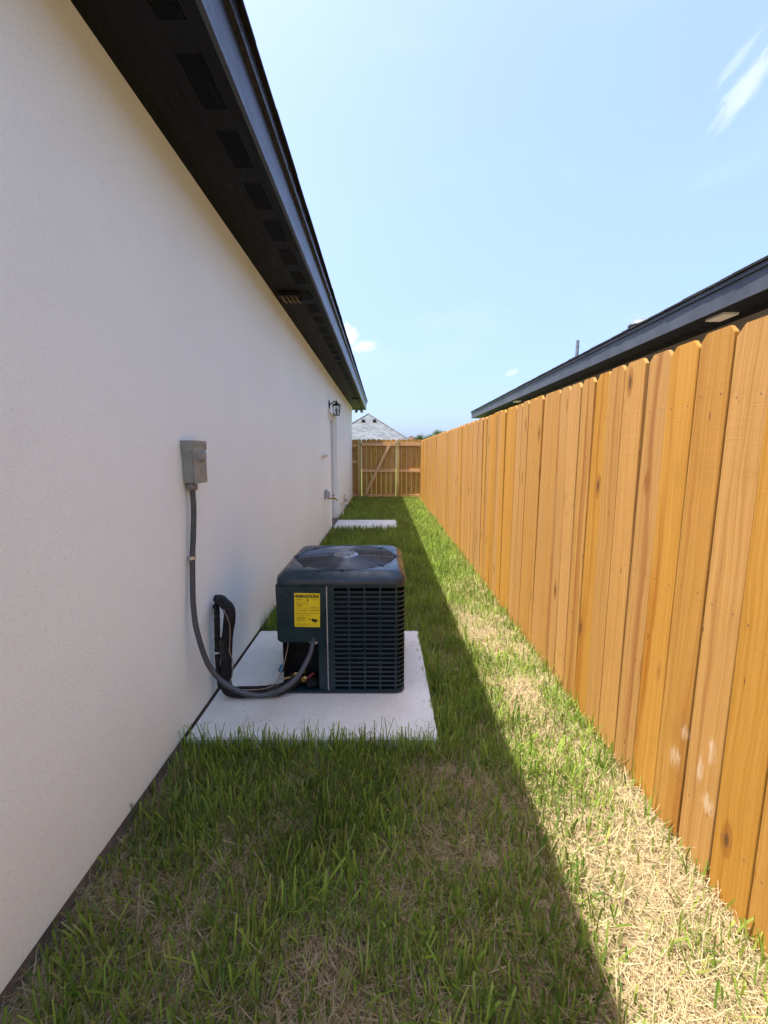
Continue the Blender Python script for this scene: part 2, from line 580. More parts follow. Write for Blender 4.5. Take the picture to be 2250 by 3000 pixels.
M['brass'] = worn('brass', (0.40, 0.26, 0.08), 0.35, 0.9, 0.4, 40)  # darkened for the shaded valve bay; the faucet shares it
M['red'] = worn('red_plastic', (0.16, 0.006, 0.012), 0.4)  # shade of the valve bay put into the red
M['blue'] = worn('blue_plastic', (0.03, 0.25, 0.50), 0.45)
M['caulk'] = worn('white_foam', (0.7, 0.69, 0.65), 0.9, 0, 0.2, 40, 0.006, 0.3, 70)
M['white_plastic'] = worn('white_plastic', (0.78, 0.77, 0.74), 0.4, 0, 0.05)
M['pvc'] = worn('pvc', (0.74, 0.70, 0.60), 0.4, 0, 0.12)
M['door'] = worn('door_paint', (0.70, 0.70, 0.69), 0.4, 0, 0.04)
M['greyplastic'] = worn('grey_plastic', (0.42, 0.43, 0.43), 0.35, 0, 0.1)
M['pale_print'] = worn('vent_shell', (0.60, 0.57, 0.50), 0.6)
M['louver_warm_bounce'] = worn('louver_warm_bounce', (0.20, 0.13, 0.035), 0.6)  # warm light reflected off the fence, painted into the louver colour
M['yellow'] = worn('yellow_label', (0.80, 0.62, 0.01), 0.45, 0, 0.05, 20, 0)
M['ink'] = worn('label_ink', (0.03, 0.02, 0.006), 0.6, 0, 0.2, 30, 0)
M['ink2'] = worn('label_fine_print', (0.28, 0.22, 0.01), 0.6, 0, 0.2, 30, 0)
M['galv'] = worn('galvanised_pipe', (0.22, 0.23, 0.23), 0.45, 0.6, 0.3, 20)
M['lightpanel'] = worn('soffit_light_panel', (0.72, 0.70, 0.66), 0.5, 0, 0.05)
gm, t, p = material('lamp_glass', (0.95, 0.96, 0.96), 0.06)
p.inputs['Transmission Weight'].default_value = 0.9
p.inputs['IOR'].default_value = 1.3
n = obj_co(t)
t.put(p.inputs['Normal'], t.bump(t.noise(n, 40, 2), 0.6, 0.004))
M['glass'] = gm


def make_blade_mat(name, rough, trans, gloss):
    m = bpy.data.materials.new(name)
    m.use_nodes = True
    t = NT(m.node_tree)
    p = m.node_tree.nodes['Principled BSDF']
    out = m.node_tree.nodes['Material Output']
    at = t.new('ShaderNodeAttribute', attribute_name='col')
    t.put(p.inputs['Base Color'], at.outputs['Color'])
    p.inputs['Roughness'].default_value = rough
    p.inputs['Specular IOR Level'].default_value = gloss
    tr = t.new('ShaderNodeBsdfTranslucent')
    t.put(tr.inputs[0], at.outputs['Color'])
    mx = t.new('ShaderNodeMixShader')
    mx.inputs[0].default_value = trans
    t.l.new(p.outputs[0], mx.inputs[1])
    t.l.new(tr.outputs[0], mx.inputs[2])
    t.l.new(mx.outputs[0], out.inputs['Surface'])
    return m


M['grass'] = make_blade_mat('grass_blades', 0.5, 0.5, 0.35)
M['straw'] = make_blade_mat('straw_litter', 0.75, 0.15, 0.2)
M['leaf'] = make_blade_mat('tree_leaves', 0.6, 0.3, 0.3)
M['bark'] = worn('bark', (0.09, 0.065, 0.045), 0.95, 0, 0.4, 12, 0.02, 0.2, 20)

# ------------------------------------------------------------------ ground
tag(MB().add([(-300, -300, 0), (300, -300, 0), (300, 300, 0), (-300, 300, 0)], [(0, 1, 2, 3)]).build('ground', M['soil']), kind='structure')
tag(MB().add([(-60, 13.25, 0.004), (60, 13.25, 0.004), (60, 200, 0.004), (-60, 200, 0.004)], [(0, 1, 2, 3)]).build('lawn', M['lawn']), kind='structure')

# ------------------------------------------------------------------ our house
WX = -0.985
SOF = 2.849
FX = -0.5707
Y0, Y1 = -0.5, 13.0            # wall ends; unseen near end cut short to let in light
E1 = 13.75                     # eave end
DY0, DY1, DZ1 = 7.72, 8.80, 2.20
house = thing('white_house', 'long white stucco house wall with black eaves on the left', 'house', (WX - 2.5, 4.5, 0))
ZB = 0.066
DEP = 0.13
w = MB()
# outer skin facing the side yard, with the door opening cut out of it
ys = [Y0, DY0, DY1, Y1]
zs = [ZB, DZ1, SOF]
for i in range(3):
    for j in range(2):
        if i == 1 and j == 0:
            continue
        a, b, c, d = (WX, ys[i], zs[j]), (WX, ys[i + 1], zs[j]), (WX, ys[i + 1], zs[j + 1]), (WX, ys[i], zs[j + 1])
        w.add([a, b, c, d], [(0, 1, 2, 3)])
# reveals of the opening
xi = WX - DEP
w.add([(WX, DY0, ZB), (xi, DY0, ZB), (xi, DY0, DZ1), (WX, DY0, DZ1)], [(0, 1, 2, 3)])
w.add([(WX, DY1, ZB), (xi, DY1, ZB), (xi, DY1, DZ1), (WX, DY1, DZ1)], [(0, 1, 2, 3)])
w.add([(WX, DY0, DZ1), (xi, DY0, DZ1), (xi, DY1, DZ1), (WX, DY1, DZ1)], [(0, 1, 2, 3)])
# underside lip, end walls, back wall
w.add([(WX, Y0, ZB), (WX, DY0, ZB), (WX - 0.05, DY0, ZB), (WX - 0.05, Y0, ZB)], [(0, 1, 2, 3)])
w.add([(WX, DY1, ZB), (WX, Y1, ZB), (WX - 0.05, Y1, ZB), (WX - 0.05, DY1, ZB)], [(0, 1, 2, 3)])
for y in (Y0, Y1):
    w.add([(WX, y, ZB), (-9, y, ZB), (-9, y, SOF), (WX, y, SOF)], [(0, 1, 2, 3)])
w.add([(-9, Y0, ZB), (-9, Y1, ZB), (-9, Y1, SOF), (-9, Y0, SOF)], [(0, 1, 2, 3)])
w.build('wall', M['stucco'], house)
MB().box(WX - 0.30, WX - 0.009, Y0 + 0.02, Y1 - 0.02, -0.1, ZB + 0.01).build('foundation', M['foundation'], house)
# soffit made of a wall-side board, a fascia-side board and the bridges between vent openings
VX0, VX1, VL, VP_, VS = -0.743, -0.647, 0.24, 0.355, 1.681
vstart = [VS + VP_ * k for k in range(-6, 34) if VS + VP_ * k + VL < E1 - 0.15 and VS + VP_ * k > Y0 + 0.05]
JY = 8.05                      # joint between two soffit sheets
s = MB()
s.box(WX - 0.3, VX0, Y0 - 0.4, JY - 0.0015, SOF, SOF + 0.012)
s.box(WX - 0.3, VX0, JY + 0.0015, E1 - 0.02, SOF, SOF + 0.012)
s.box(VX1, FX - 0.022, Y0 - 0.4, JY - 0.0015, SOF, SOF + 0.012)
s.box(VX1, FX - 0.022, JY + 0.0015, E1 - 0.02, SOF, SOF + 0.012)
prev = Y0 - 0.4
for y in vstart + [None]:
    e = y if y is not None else E1 - 0.02
    s.box(VX0, VX1, prev, e, SOF, SOF + 0.012)
    prev = e + VL
s.build('soffit', M['black_board'], house)
MB().box(WX - 0.3, FX - 0.03, Y0 - 0.4, E1 - 0.03, SOF + 0.10, SOF + 0.11).build('eave_cavity', M['cavity'], house)
# one vent: slats between slots, a shared mesh
v = MB()
ns = 10
wid = VX1 - VX0
for k in range(ns + 1):
    xc = wid * k / ns
    v.box(xc - 0.0026, xc + 0.0026, 0, VL, 0.001, 0.011)
vme = v.mesh('soffit_vent', M['black_board'])
for y in vstart:
    link_mesh('soffit_vent', vme, house, (VX0, y, SOF))
fm = MB()
jy = [Y0 - 0.4, 2.73, 4.56, 8.22, 11.88, E1]
for a, b in zip(jy[:-1], jy[1:]):
    fm.box(FX - 0.02, FX, a + 0.0008, b - 0.0008, SOF - 0.006, 3.031)
fm.box(WX - 0.3, FX - 0.02, E1 - 0.02, E1, SOF - 0.006, 3.20)
fm.build('fascia', M['fascia'], house)
MB().box(FX - 0.02, -0.5465, Y0 - 0.4, E1 + 0.01, 3.033, 3.088).build('drip_edge', M['drip'], house)
rf = MB()
pit = math.tan(R(20))
y = Y0 - 0.4
k = 0
while y < E1 + 0.02:
    y2 = min(y + random.choice((0.16, 0.24, 0.33, 0.33)), E1 + 0.03)
    dx, dz = random.uniform(-0.0015, 0.002), random.uniform(0.0, 0.004)
    x0 = -0.523 + dx
    rf.prism([(x0, 3.092), (x0, 3.104 + dz), (-1.2, 3.104 + dz + pit * 0.68), (-1.2, 3.092 + pit * 0.68)],
             lambda a, b, sd, y=y, y2=y2: (a, y if sd == 0 else y2, b))
    y = y2
rf.build('eave_shingles', M['shingle'], house)
rz = 3.085
mb = MB()
mb.add([(-1.0, Y0 - 0.4, rz + pit * 0.44), (-1.0, E1 + 0.02, rz + pit * 0.44), (-5.2, E1 - 4, rz + pit * 4.6), (-5.2, Y0 + 4, rz + pit * 4.6),
        (-9.4, Y0 - 0.4, rz), (-9.4, E1 + 0.02, rz)], [(0, 1, 2, 3), (3, 2, 5, 4), (1, 5, 2), (0, 3, 4)])
mb.build('roof', M['shingle'], house)
# louvred exhaust vents under the soffit
for (x0, x1, yy) in ((-0.925, -0.765, 3.87), (-0.81, -0.655, 10.9)):
    lv = MB()
    lv.box(x0 - 0.012, x1 + 0.012, yy - 0.012, yy + 0.012, SOF - 0.035, SOF - 0.002)
    lo = lv.build('louver_vent', M['black_metal'], house)
    MB().box(x0 - 0.012, x1 + 0.012, yy + 0.17, yy + 0.19, SOF - 0.02, SOF - 0.002).build('vent_frame', M['black_metal'], lo)
    for q in range(4):
        xc = x0 + (x1 - x0) * (q + 0.5) / 4
        mt = Matrix.Translation((xc, yy + 0.085, SOF - 0.030)) @ Matrix.Rotation(R(38), 4, 'Y')
        MB().obox(mt, 0.052, 0.16, 0.003).build('louver', M['louver_warm_bounce'], lo)
# door
door = MB().box(xi - 0.03, xi + 0.008, DY0 + 0.09, DY1 - 0.09, 0.09, DZ1 - 0.09).build('door', M['door'], house, bevel=0.003)
pn = MB()
for z0, z1 in ((0.25, 0.95), (1.1, 2.0)):
    for y0, y1 in ((DY0 + 0.2, 8.22), (8.3, DY1 - 0.2)):
        pn.box(xi + 0.009, xi + 0.016, y0, y1, z0, z1)
pn.build('door_panel', M['door'], door, bevel=0.004)
MB().lathe([(0.0, 0.075), (0.022, 0.07), (0.03, 0.05), (0.012, 0.03), (0.012, 0.012), (0.03, 0.008), (0.03, 0)], 14,
           mat_axes((xi + 0.009, DY0 + 0.16, 0.98), (1, 0, 0))).build('handle', M['steel'], door, smooth=True)
fr = MB()
fr.box(xi - 0.03, xi + 0.055, DY0 + 0.002, DY0 + 0.085, 0.067, DZ1 - 0.002)
fr.box(xi - 0.03, xi + 0.055, DY1 - 0.085, DY1 - 0.002, 0.067, DZ1 - 0.002)
fr.box(xi - 0.03, xi + 0.055, DY0 + 0.087, DY1 - 0.087, DZ1 - 0.085, DZ1 - 0.002)
fr.build('door_frame', M['door'], house, bevel=0.004)
MB().box(xi - 0.03, WX + 0.02, DY0 + 0.003, DY1 - 0.003, 0.052, 0.066).build('threshold', M['drip'], house)

# ------------------------------------------------------------------ concrete pads
def pad(label, x0, x1, y0, y1, h):
    m = MB().box(x0, x1, y0, y1, -0.05, h)
    o = m.build('concrete_pad', M['concrete'], None, smooth=False, bevel=0.006)
    return tag(o, label, 'concrete pad')


PADH = 0.06
pad('pale concrete pad carrying the air conditioner', WX + 0.012, 0.266, 1.848, 3.09, PADH)
pad('small pale concrete step slab at the back door', WX + 0.004, 0.256, 7.53, 8.66, 0.05)

# ------------------------------------------------------------------ side fence
FB = 1.085
FS = 0.0035


def fence_x(y):
    return FB + FS * y


def picket_mesh(name, wd, ht, ear, th, mat, var):
    r = random.Random(var)
    e1, e2 = ear * r.uniform(0.85, 1.15), ear * r.uniform(0.85, 1.15)
    h = ht + r.uniform(-0.004, 0.004)
    poly = [(-wd / 2, 0), (wd / 2, 0), (wd / 2, h - e1), (wd / 2 - e1 * 0.9, h), (-wd / 2 + e2 * 0.9, h), (-wd / 2, h - e2)]
    return MB().prism(poly, lambda a, b, sd: (th * sd, a, b)).mesh(name, mat, bevel=0.0012)


fence = thing('picket_fence', 'long cedar dog-eared picket fence along the right side', 'fence', (FB, 5.2, 0))
pm = [picket_mesh('picket', random.choice((0.1365, 0.1385, 0.140)), 1.835, 0.028, 0.016, M['picket'], i) for i in range(10)]
y = -2.6
while y < 12.86:
    gap = random.choice((0.001, 0.0015, 0.002, 0.003, 0.004, 0.006, 0.008))
    o = link_mesh('picket', random.choice(pm), fence, (fence_x(y) + random.uniform(-0.0025, 0.0025), y, 0.004 + random.uniform(-0.005, 0.004)))
    o.rotation_euler = (random.gauss(0, 0.0022), random.gauss(0, 0.002), random.gauss(0, 0.01))
    y += 0.1395 + gap
for z in (0.22, 0.93, 1.60):
    MB().add([(fence_x(a) + d, a, zz) for zz in (z - 0.045, z + 0.045) for a in (-2.65, 12.9) for d in (0.022, 0.06)],
             [(0, 2, 3, 1), (4, 5, 7, 6), (0, 1, 5, 4), (2, 6, 7, 3), (0, 4, 6, 2), (1, 3, 7, 5)]).build('rail', M['rail'], fence)
for yy in np.arange(-2.4, 12.9, 2.42):
    xx = fence_x(yy) + 0.062
    MB().box(xx, xx + 0.09, yy - 0.045, yy + 0.045, -0.1, 1.78).build('post', M['post'], fence)

# ------------------------------------------------------------------ gate and its fence panels
GY = 12.95
gpm = [picket_mesh('picket', 0.1475, 1.83, 0.034, 0.016, M['picket_in'], 50 + i) for i in range(6)]


def g_picket(parent, x):
    o = link_mesh('picket', random.choice(gpm), parent, (x, GY, 0.05 + random.uniform(-0.006, 0.006)))
    o.rotation_euler = (0, 0, R(90))
    return o


def zrail(parent, x0, x1, zc, hh, yoff=0.0):
    return MB().box(x0, x1, GY - 0.04 - yoff, GY - 0.002 - yoff, zc - hh / 2, zc + hh / 2).build('rail', M['rail'], parent, bevel=0.003)


RZ = ((1.725, 0.092), (0.912, 0.086), (0.132, 0.086))
lp = thing('fence_panel', 'narrow strip of cedar fence between house wall and gate', 'fence panel', (-0.86, GY, 0))
for x in (-0.925, -0.780):
    g_picket(lp, x)
for z, hh in ((1.69, 0.09), (1.185, 0.085), (0.135, 0.085)):
    zrail(lp, WX + 0.004, -0.832, z, hh)
MB().box(-0.819, -0.722, GY - 0.092, GY - 0.002, -0.1, 1.845).build('post', M['post'], lp, bevel=0.003)
gate = thing('wooden_gate', 'cedar gate with diagonal brace closing the far end', 'gate', (-0.15, GY, 0))
for k in range(7):
    g_picket(gate, -0.617 + k * 0.1515)
for z, hh in RZ:
    zrail(gate, -0.690, 0.362, z, hh)
a, b = Vector((-0.575, GY - 0.062, 0.18)), Vector((0.150, GY - 0.062, 1.675))
d = (b - a)
mt = mat_axes((a + b) / 2, d, (0, 1, 0))
MB().obox(mt, 0.030, 0.088, d.length).build('brace', M['rail'], gate, bevel=0.003)
rp = thing('fence_panel', 'cedar fence panel between the gate and the long fence', 'fence panel', (0.75, GY, 0))
for k in range(5):
    g_picket(rp, 0.475 + k * 0.152)
for z, hh in RZ:
    zrail(rp, 0.476, 1.085, z, hh)
    MB().box(1.087, 1.118, GY - 0.075, GY - 0.03, z - 0.055, z + 0.05).build('cleat', M['rail'], rp, bevel=0.003)
MB().box(0.380, 0.472, GY - 0.094, GY - 0.002, -0.1, 1.845).build('post', M['post'], rp, bevel=0.003)

# ------------------------------------------------------------------ air conditioner
AX0, AX1, AY0, AY1 = -0.611, 0.125, 2.22, 2.955
ACX, ACY = (AX0 + AX1) / 2, (AY0 + AY1) / 2
H = (AX1 - AX0) / 2
ac = thing('air_conditioner', 'dark teal air conditioning condenser with a yellow energy label', 'air conditioner', (ACX, ACY, PADH))


def rsq(half, rad, ang):
    """distance from centre to a rounded square's edge in direction ang"""
    c, s_ = abs(math.cos(ang)), abs(math.sin(ang))
    k = half - rad
    # straight sides
    if c > 1e-9 and s_ * half / c <= k:
        return half / c
    if s_ > 1e-9 and c * half / s_ <= k:
        return half / s_
    # corner circle centre (k,k)
    b = k * (c + s_)
    return b + math.sqrt(max(0, b * b - (2 * k * k - rad * rad)))


ANG = []
for q in range(4):
    base = q * math.pi / 2 - math.pi / 4
    for tt in np.linspace(0, 1, 33)[:-1]:
        ANG.append(base + tt * math.pi / 2)


def ring(half, rad, z, circ=None):
    out = []
    for a in ANG:
        r = circ if circ else rsq(half, rad, a)
        out.append((ACX + r * math.cos(a), ACY + r * math.sin(a), z))
    return out


def rings_mesh(rings):
    m = MB()
    n = len(ANG)
    vs = [p for r in rings for p in r]
    fs = []
    for i in range(len(rings) - 1):
        for k in range(n):
            fs.append((i * n + k, i * n + (k + 1) % n, (i + 1) * n + (k + 1) % n, (i + 1) * n + k))
    return m.add(vs, fs)


GR = 0.305
ztop = 0.789
cap = rings_mesh([ring(H - 0.012, 0.05, 0.7095), ring(H, 0.062, 0.7095), ring(H + 0.001, 0.062, 0.7165), ring(H - 0.001, 0.062, 0.7445), ring(H - 0.006, 0.062, 0.754),
                  ring(H - 0.030, 0.062, 0.778), ring(H - 0.040, 0.062, 0.7855), ring(H - 0.052, 0.062, ztop - 0.001), ring(0, 0, ztop, GR + 0.018), ring(0, 0, ztop - 0.003, GR + 0.006),
                  ring(0, 0, ztop - 0.018, GR), ring(0, 0, 0.70, GR - 0.004), ring(0, 0, 0.66, GR - 0.01)]).build('top_cap', M['ac_cap'], ac, smooth=True)
# body skin: path round the cabinet, starting at the front where the louvred guard begins
HB = H - 0.008
RC = 0.055


def body_path(half, rad, t0, t1, step=0.02):
    """points along front (y-) from x=t0, round corners anticlockwise, seen as list of (x,y,nx,ny); sides: front, right, back, left"""
    pts = []
    k = half - rad
    segs = []
    x = t0
    xs = np.linspace(t0, k, 14)
    for x in xs:
        pts.append((x, -half, 0, -1))
    for i in range(1, 9):
        a = -math.pi / 2 + i / 8 * math.pi / 2
        pts.append((k + rad * math.cos(a), -k + rad * math.sin(a), math.cos(a), math.sin(a)))
    for yv in np.linspace(-k, k, 20)[1:]:
        pts.append((half, yv, 1, 0))
    for i in range(1, 9):
        a = i / 8 * math.pi / 2
        pts.append((k + rad * math.cos(a), k + rad * math.sin(a), math.cos(a), math.sin(a)))
    for xv in np.linspace(k, -k, 20)[1:]:
        pts.append((xv, half, 0, 1))
    for i in range(1, 9):
        a = math.pi / 2 + i / 8 * math.pi / 2
        pts.append((-k + rad * math.cos(a), k + rad * math.sin(a), math.cos(a), math.sin(a)))
    for yv in np.linspace(k, t1, 16)[1:]:
        pts.append((-half, yv, -1, 0))
    return pts


gx0 = -0.318 - ACX            # guard starts here on the front face (local)
path = body_path(HB, RC, gx0, -0.10)
cum = [0]
for a, b in zip(path[:-1], path[1:]):
    cum.append(cum[-1] + math.hypot(b[0] - a[0], b[1] - a[1]))
TOTAL = cum[-1]


def at_s(sv):
    i = max(0, min(len(cum) - 2, int(np.searchsorted(cum, sv)) - 1))
    f = (sv - cum[i]) / max(1e-9, cum[i + 1] - cum[i])
    a, b = path[i], path[i + 1]
    return [a[j] + (b[j] - a[j]) * f for j in range(4)]


def strip(m, s0, s1, prof, n=None):
    """sweep a closed (offset, z) profile along the cabinet path"""
    cs = [s0] + [c for c in cum if s0 < c < s1] + [s1]
    np_ = len(prof)
    vs, fs = [], []
    for sv in cs:
        x, yv, nx, ny = at_s(sv)
        for (o_, z) in prof:
            vs.append((ACX + x + nx * o_, ACY + yv + ny * o_, z))
    for i in range(len(cs) - 1):
        for k in range(np_):
            fs.append((i * np_ + k, i * np_ + (k + 1) % np_, (i + 1) * np_ + (k + 1) % np_, (i + 1) * np_ + k))
    fs.append(tuple(range(np_ - 1, -1, -1)))
    fs.append(tuple(range((len(cs) - 1) * np_, len(cs) * np_)))
    m.add(vs, fs)


guard = MB()
s_first = -0.281 - (-0.318)
strip(guard, 0.0, s_first, [(0, 0.075), (0, 0.709), (-0.004, 0.709), (-0.004, 0.075)])      # solid left margin
strip(guard, s_first, TOTAL, [(0.0, 0.071), (0, 0.088), (-0.004, 0.088), (-0.004, 0.071)])
strip(guard, s_first, TOTAL, [(0.0, 0.697), (0, 0.709), (-0.004, 0.709), (-0.004, 0.697)])
go = guard.build('louver_guard', M['ac'], ac, smooth=True)
post_m = MB()
sv = s_first + 0.0775
while sv < TOTAL:
    strip(post_m, sv, sv + 0.011, [(0.0020, 0.0885), (0.0020, 0.6965), (-0.0035, 0.6965), (-0.0035, 0.0885)])
    sv += 0.0885
post_m.build('guard_strip', M['ac'], go, smooth=True)
for k in range(23):
    zc = 0.699 - 0.028 * k
    if k in (0, 22):
        continue
    lm = MB()
    strip(lm, s_first, TOTAL, [(0.0, zc + 0.0054), (0.0012, zc + 0.0032), (0.0012, zc - 0.0032), (0.0, zc - 0.0054), (-0.014, zc - 0.015), (-0.014, zc - 0.0125), (-0.003, zc + 0.002)])
    lm.build('louver', M['ac'], go)
MB().box(ACX - HB + 0.03, ACX + HB - 0.03, ACY - HB + 0.28, ACY + HB - 0.03, 0.085, 0.655).build('coil', M['coil'], ac)
MB().box(-0.315, ACX + HB - 0.03, ACY - HB + 0.028, ACY - HB + 0.29, 0.085, 0.655).build('coil', M['coil'], ac)
# control panel, left of the guard
cp = MB()
poly = [(-0.326, 0.7085), (-0.326, 0.373), (-0.585, 0.373), (-0.600, 0.379), (-0.6075, 0.392), (-0.6085, 0.7085)]
cp.prism(poly, lambda a, b, sd: (a, AY0 + 0.008 if sd == 0 else AY0 + 0.24, b))
panel = cp.build('control_panel', M['ac'], ac, bevel=0.004)
tl = MB()
tl.box(-0.3245, -0.3195, AY0 + 0.0065, AY0 + 0.020, 0.078, 0.706)
tl.build('edge_gasket', M['trimline'], ac)
# corner post beside the valve bay, bay back wall and base pan
MB().box(-0.375, -0.328, AY0 + 0.012, AY0 + 0.05, 0.082, 0.371).build('corner_post', M['ac'], ac, bevel=0.002)
bay = MB()
bay.box(-0.592, -0.376, AY0 + 0.20, AY0 + 0.21, 0.085, 0.373)
bay.box(-0.592, -0.586, AY0 + 0.06, AY0 + 0.20, 0.085, 0.373)
bay.build('valve_bay', M['cavity'], ac)
bp = rings_mesh([ring(HB - 0.03, 0.05, 0.064), ring(HB - 0.004, 0.05, 0.064), ring(HB + 0.003, 0.055, 0.066), ring(HB + 0.003, 0.055, 0.080), ring(HB - 0.012, 0.05, 0.080), ring(HB - 0.3, 0.05, 0.078)])
bp.build('base_pan', M['ac'], ac, smooth=True)
# screws along the cap and panel edges
sc = MB()
for (x, z) in ((-0.60, 0.7175), (-0.335, 0.7165), (-0.28, 0.7165), (-0.10, 0.7165), (0.035, 0.7165), (-0.334, 0.40), (-0.33, 0.09), (-0.29, 0.084)):
    sc.lathe([(0.005, 0), (0.005, 0.003), (0.002, 0.0045), (0, 0.0045)], 10, mat_axes((x, AY0 - 0.0015 if z > 0.71 else AY0 + 0.0075, z), (0, -1, 0)))
sc.build('screw', M['black_metal'], ac)
# fan grille, hub plate, blades
gz = ztop - 0.004
gm_ = MB()
nr = 17
for k in range(nr):
    r = 0.079 + (GR - 0.006 - 0.079) * k / (nr - 1)
    z = gz + 0.013 * (1 - (r / GR) ** 2)
    sgn = 56
    pts = [(ACX + r * math.cos(2 * math.pi * i / sgn), ACY + r * math.sin(2 * math.pi * i / sgn), z) for i in range(sgn + 1)]
    gm_.tube(pts, 0.0022, 5, 1, False)
for k in range(8):
    a = k * math.pi / 4 + 0.02
    pts = [(ACX + r * math.cos(a), ACY + r * math.sin(a), gz - 0.004 + 0.013 * (1 - (r / GR) ** 2)) for r in np.linspace(0.06, GR + 0.012, 8)]
    gm_.tube(pts, 0.0026, 6, 1)
gm_.build('fan_grille', M['grille'], ac, smooth=True)
for k in range(8):
    a = k * math.pi / 4 + 0.02
    mt = Matrix.Translation((ACX + (GR + 0.014) * math.cos(a), ACY + (GR + 0.014) * math.sin(a), ztop)) @ Matrix.Rotation(a, 4, 'Z')
    MB().obox(mt, 0.030, 0.020, 0.008).build('grille_clip', M['black_metal'], ac, bevel=0.003)
hub = MB().lathe([(0.078, 0), (0.078, 0.003), (0.074, 0.006), (0.03, 0.0075), (0, 0.0075)], 36, Matrix.Translation((ACX, ACY, gz + 0.012))).build('hub_plate', M['steel'], ac, smooth=True)
for k in range(4):
    a = k * math.pi / 2 + 0.5
    MB().lathe([(0.011, 0), (0.011, 0.004), (0.006, 0.004), (0.006, 0.013), (0, 0.014)], 10, Matrix.Translation((ACX + 0.05 * math.cos(a), ACY + 0.05 * math.sin(a), gz + 0.018))).build('bolt', M['bolt'], hub, smooth=True)
for k in range(3):
    bl = MB()
    a0 = k * 2 * math.pi / 3 + 1.75
    vs, fs = [], []
    nr_, na = 6, 8
    for i in range(nr_):
        r = 0.06 + (0.285 - 0.06) * i / (nr_ - 1)
        span = R(50 + 48 * i / (nr_ - 1))
        for j in range(na):
            a = a0 + span * j / (na - 1)
            z = 0.712 + 0.045 * (j / (na - 1) - 0.5) * (0.6 + 0.4 * i / nr_) * 1.8
            vs.append((ACX + r * math.cos(a), ACY + r * math.sin(a), z))
    for i in range(nr_ - 1):
        for j in range(na - 1):
            fs.append((i * na + j, i * na + j + 1, (i + 1) * na + j + 1, (i + 1) * na + j))
    bl.add(vs, fs)
    n0 = len(vs)
    bl.add([(a, b, c - 0.002) for a, b, c in vs], [tuple(reversed(f)) for f in fs])
    bl.build('fan_blade', M['blade'], ac, smooth=True)
MB().lathe([(0.075, 0.60), (0.075, 0.70), (0.06, 0.72), (0, 0.72)], 24, Matrix.Translation((ACX, ACY, 0))).build('fan_motor', M['black_metal'], ac, smooth=True)
MB().lathe([(0.33, 0.655), (0, 0.655)], 32, Matrix.Translation((ACX, ACY, 0))).build('fan_shroud', M['cavity'], ac)

# energy label
LX0, LX1, LZ0, LZ1 = -0.505, -0.361, 0.467, 0.666
lcx, lcz = (LX0 + LX1) / 2, (LZ0 + LZ1) / 2
LROT = R(-1.0)


def lab(x, z, d=0.0):
    """label coordinates (0..1 across, 0..1 up) -> world, on the panel's face"""
    a, b = (x - 0.5) * (LX1 - LX0), (z - 0.5) * (LZ1 - LZ0)
    return (lcx + a * math.cos(LROT) - b * math.sin(LROT), AY0 + 0.008 - 0.0008 - d, lcz + a * math.sin(LROT) + b * math.cos(LROT))


lm = MB()
lm.prism([(0, 0), (1, 0), (1, 1), (0, 1)], lambda a, b, sd: lab(a, b, 0.0004 * sd - 0.0004))
label = tag(lm.build('energy_label', M['yellow'], panel), 'yellow energy guide sticker on the control panel')


def text_mesh(txt, size, offset=0.0, shear=0.0):
    cu = bpy.data.curves.new('txt', 'FONT')
    cu.body = txt
    cu.size = size
    cu.offset = offset
    cu.shear = shear
    cu.resolution_u = 3
    ob = bpy.data.objects.new('txt', cu)
    C.objects.link(ob)
    dg = bpy.context.evaluated_depsgraph_get()
    me = bpy.data.meshes.new_from_object(ob.evaluated_get(dg))
    vs = [tuple(q.co) for q in me.vertices]
    fs = [tuple(q.vertices) for q in me.polygons]
    bpy.data.objects.remove(ob)
    bpy.data.curves.remove(cu)
    bpy.data.meshes.remove(me)
    return vs, fs


def put_text(m, txt, x, z, w_, h_, bold=0.0, d=0.0006):
    vs, fs = text_mesh(txt, 1.0, bold)
    xs = [q[0] for q in vs]
    zs_ = [q[1] for q in vs]
    sx = w_ / (max(xs) - min(xs))
    sz = h_ / (max(zs_) - min(zs_))
    m.add([lab(x + (q[0] - min(xs)) * sx, z + (q[1] - min(zs_)) * sz, d) for q in vs], fs)


def bar(m, x0, x1, z0, z1, d=0.0006):
    m.add([lab(x0, z0, d), lab(x1, z0, d), lab(x1, z1, d), lab(x0, z1, d)], [(0, 1, 2, 3)])


pk = MB()
put_text(pk, 'ENERG', 0.045, 0.865, 0.44, 0.085, 0.05)
put_text(pk, 'GUIDE', 0.565, 0.865, 0.39, 0.085, 0.05)
pk.add([lab(a, b, 0.0006) for a, b in ((0.475, 0.95), (0.505, 0.95), (0.525, 0.905), (0.545, 0.95), (0.575, 0.95), (0.54, 0.885), (0.54, 0.80), (0.575, 0.80), (0.525, 0.755), (0.475, 0.80), (0.51, 0.80), (0.51, 0.885))],
       [(0, 1, 2, 11), (2, 3, 4, 5), (2, 5, 11), (11, 5, 6, 10), (9, 10, 6, 7, 8)])
put_text(pk, '14.30*', 0.12, 0.625, 0.20, 0.04, 0.03)
put_text(pk, 'Efficiency Rating (SEER2)', 0.105, 0.678, 0.44, 0.022, 0.008)
pk.add([lab(a, b, 0.0006) for a, b in ((0.14, 0.605), (0.19, 0.605), (0.165, 0.585))], [(0, 1, 2)])
bar(pk, 0.05, 0.955, 0.402, 0.411)
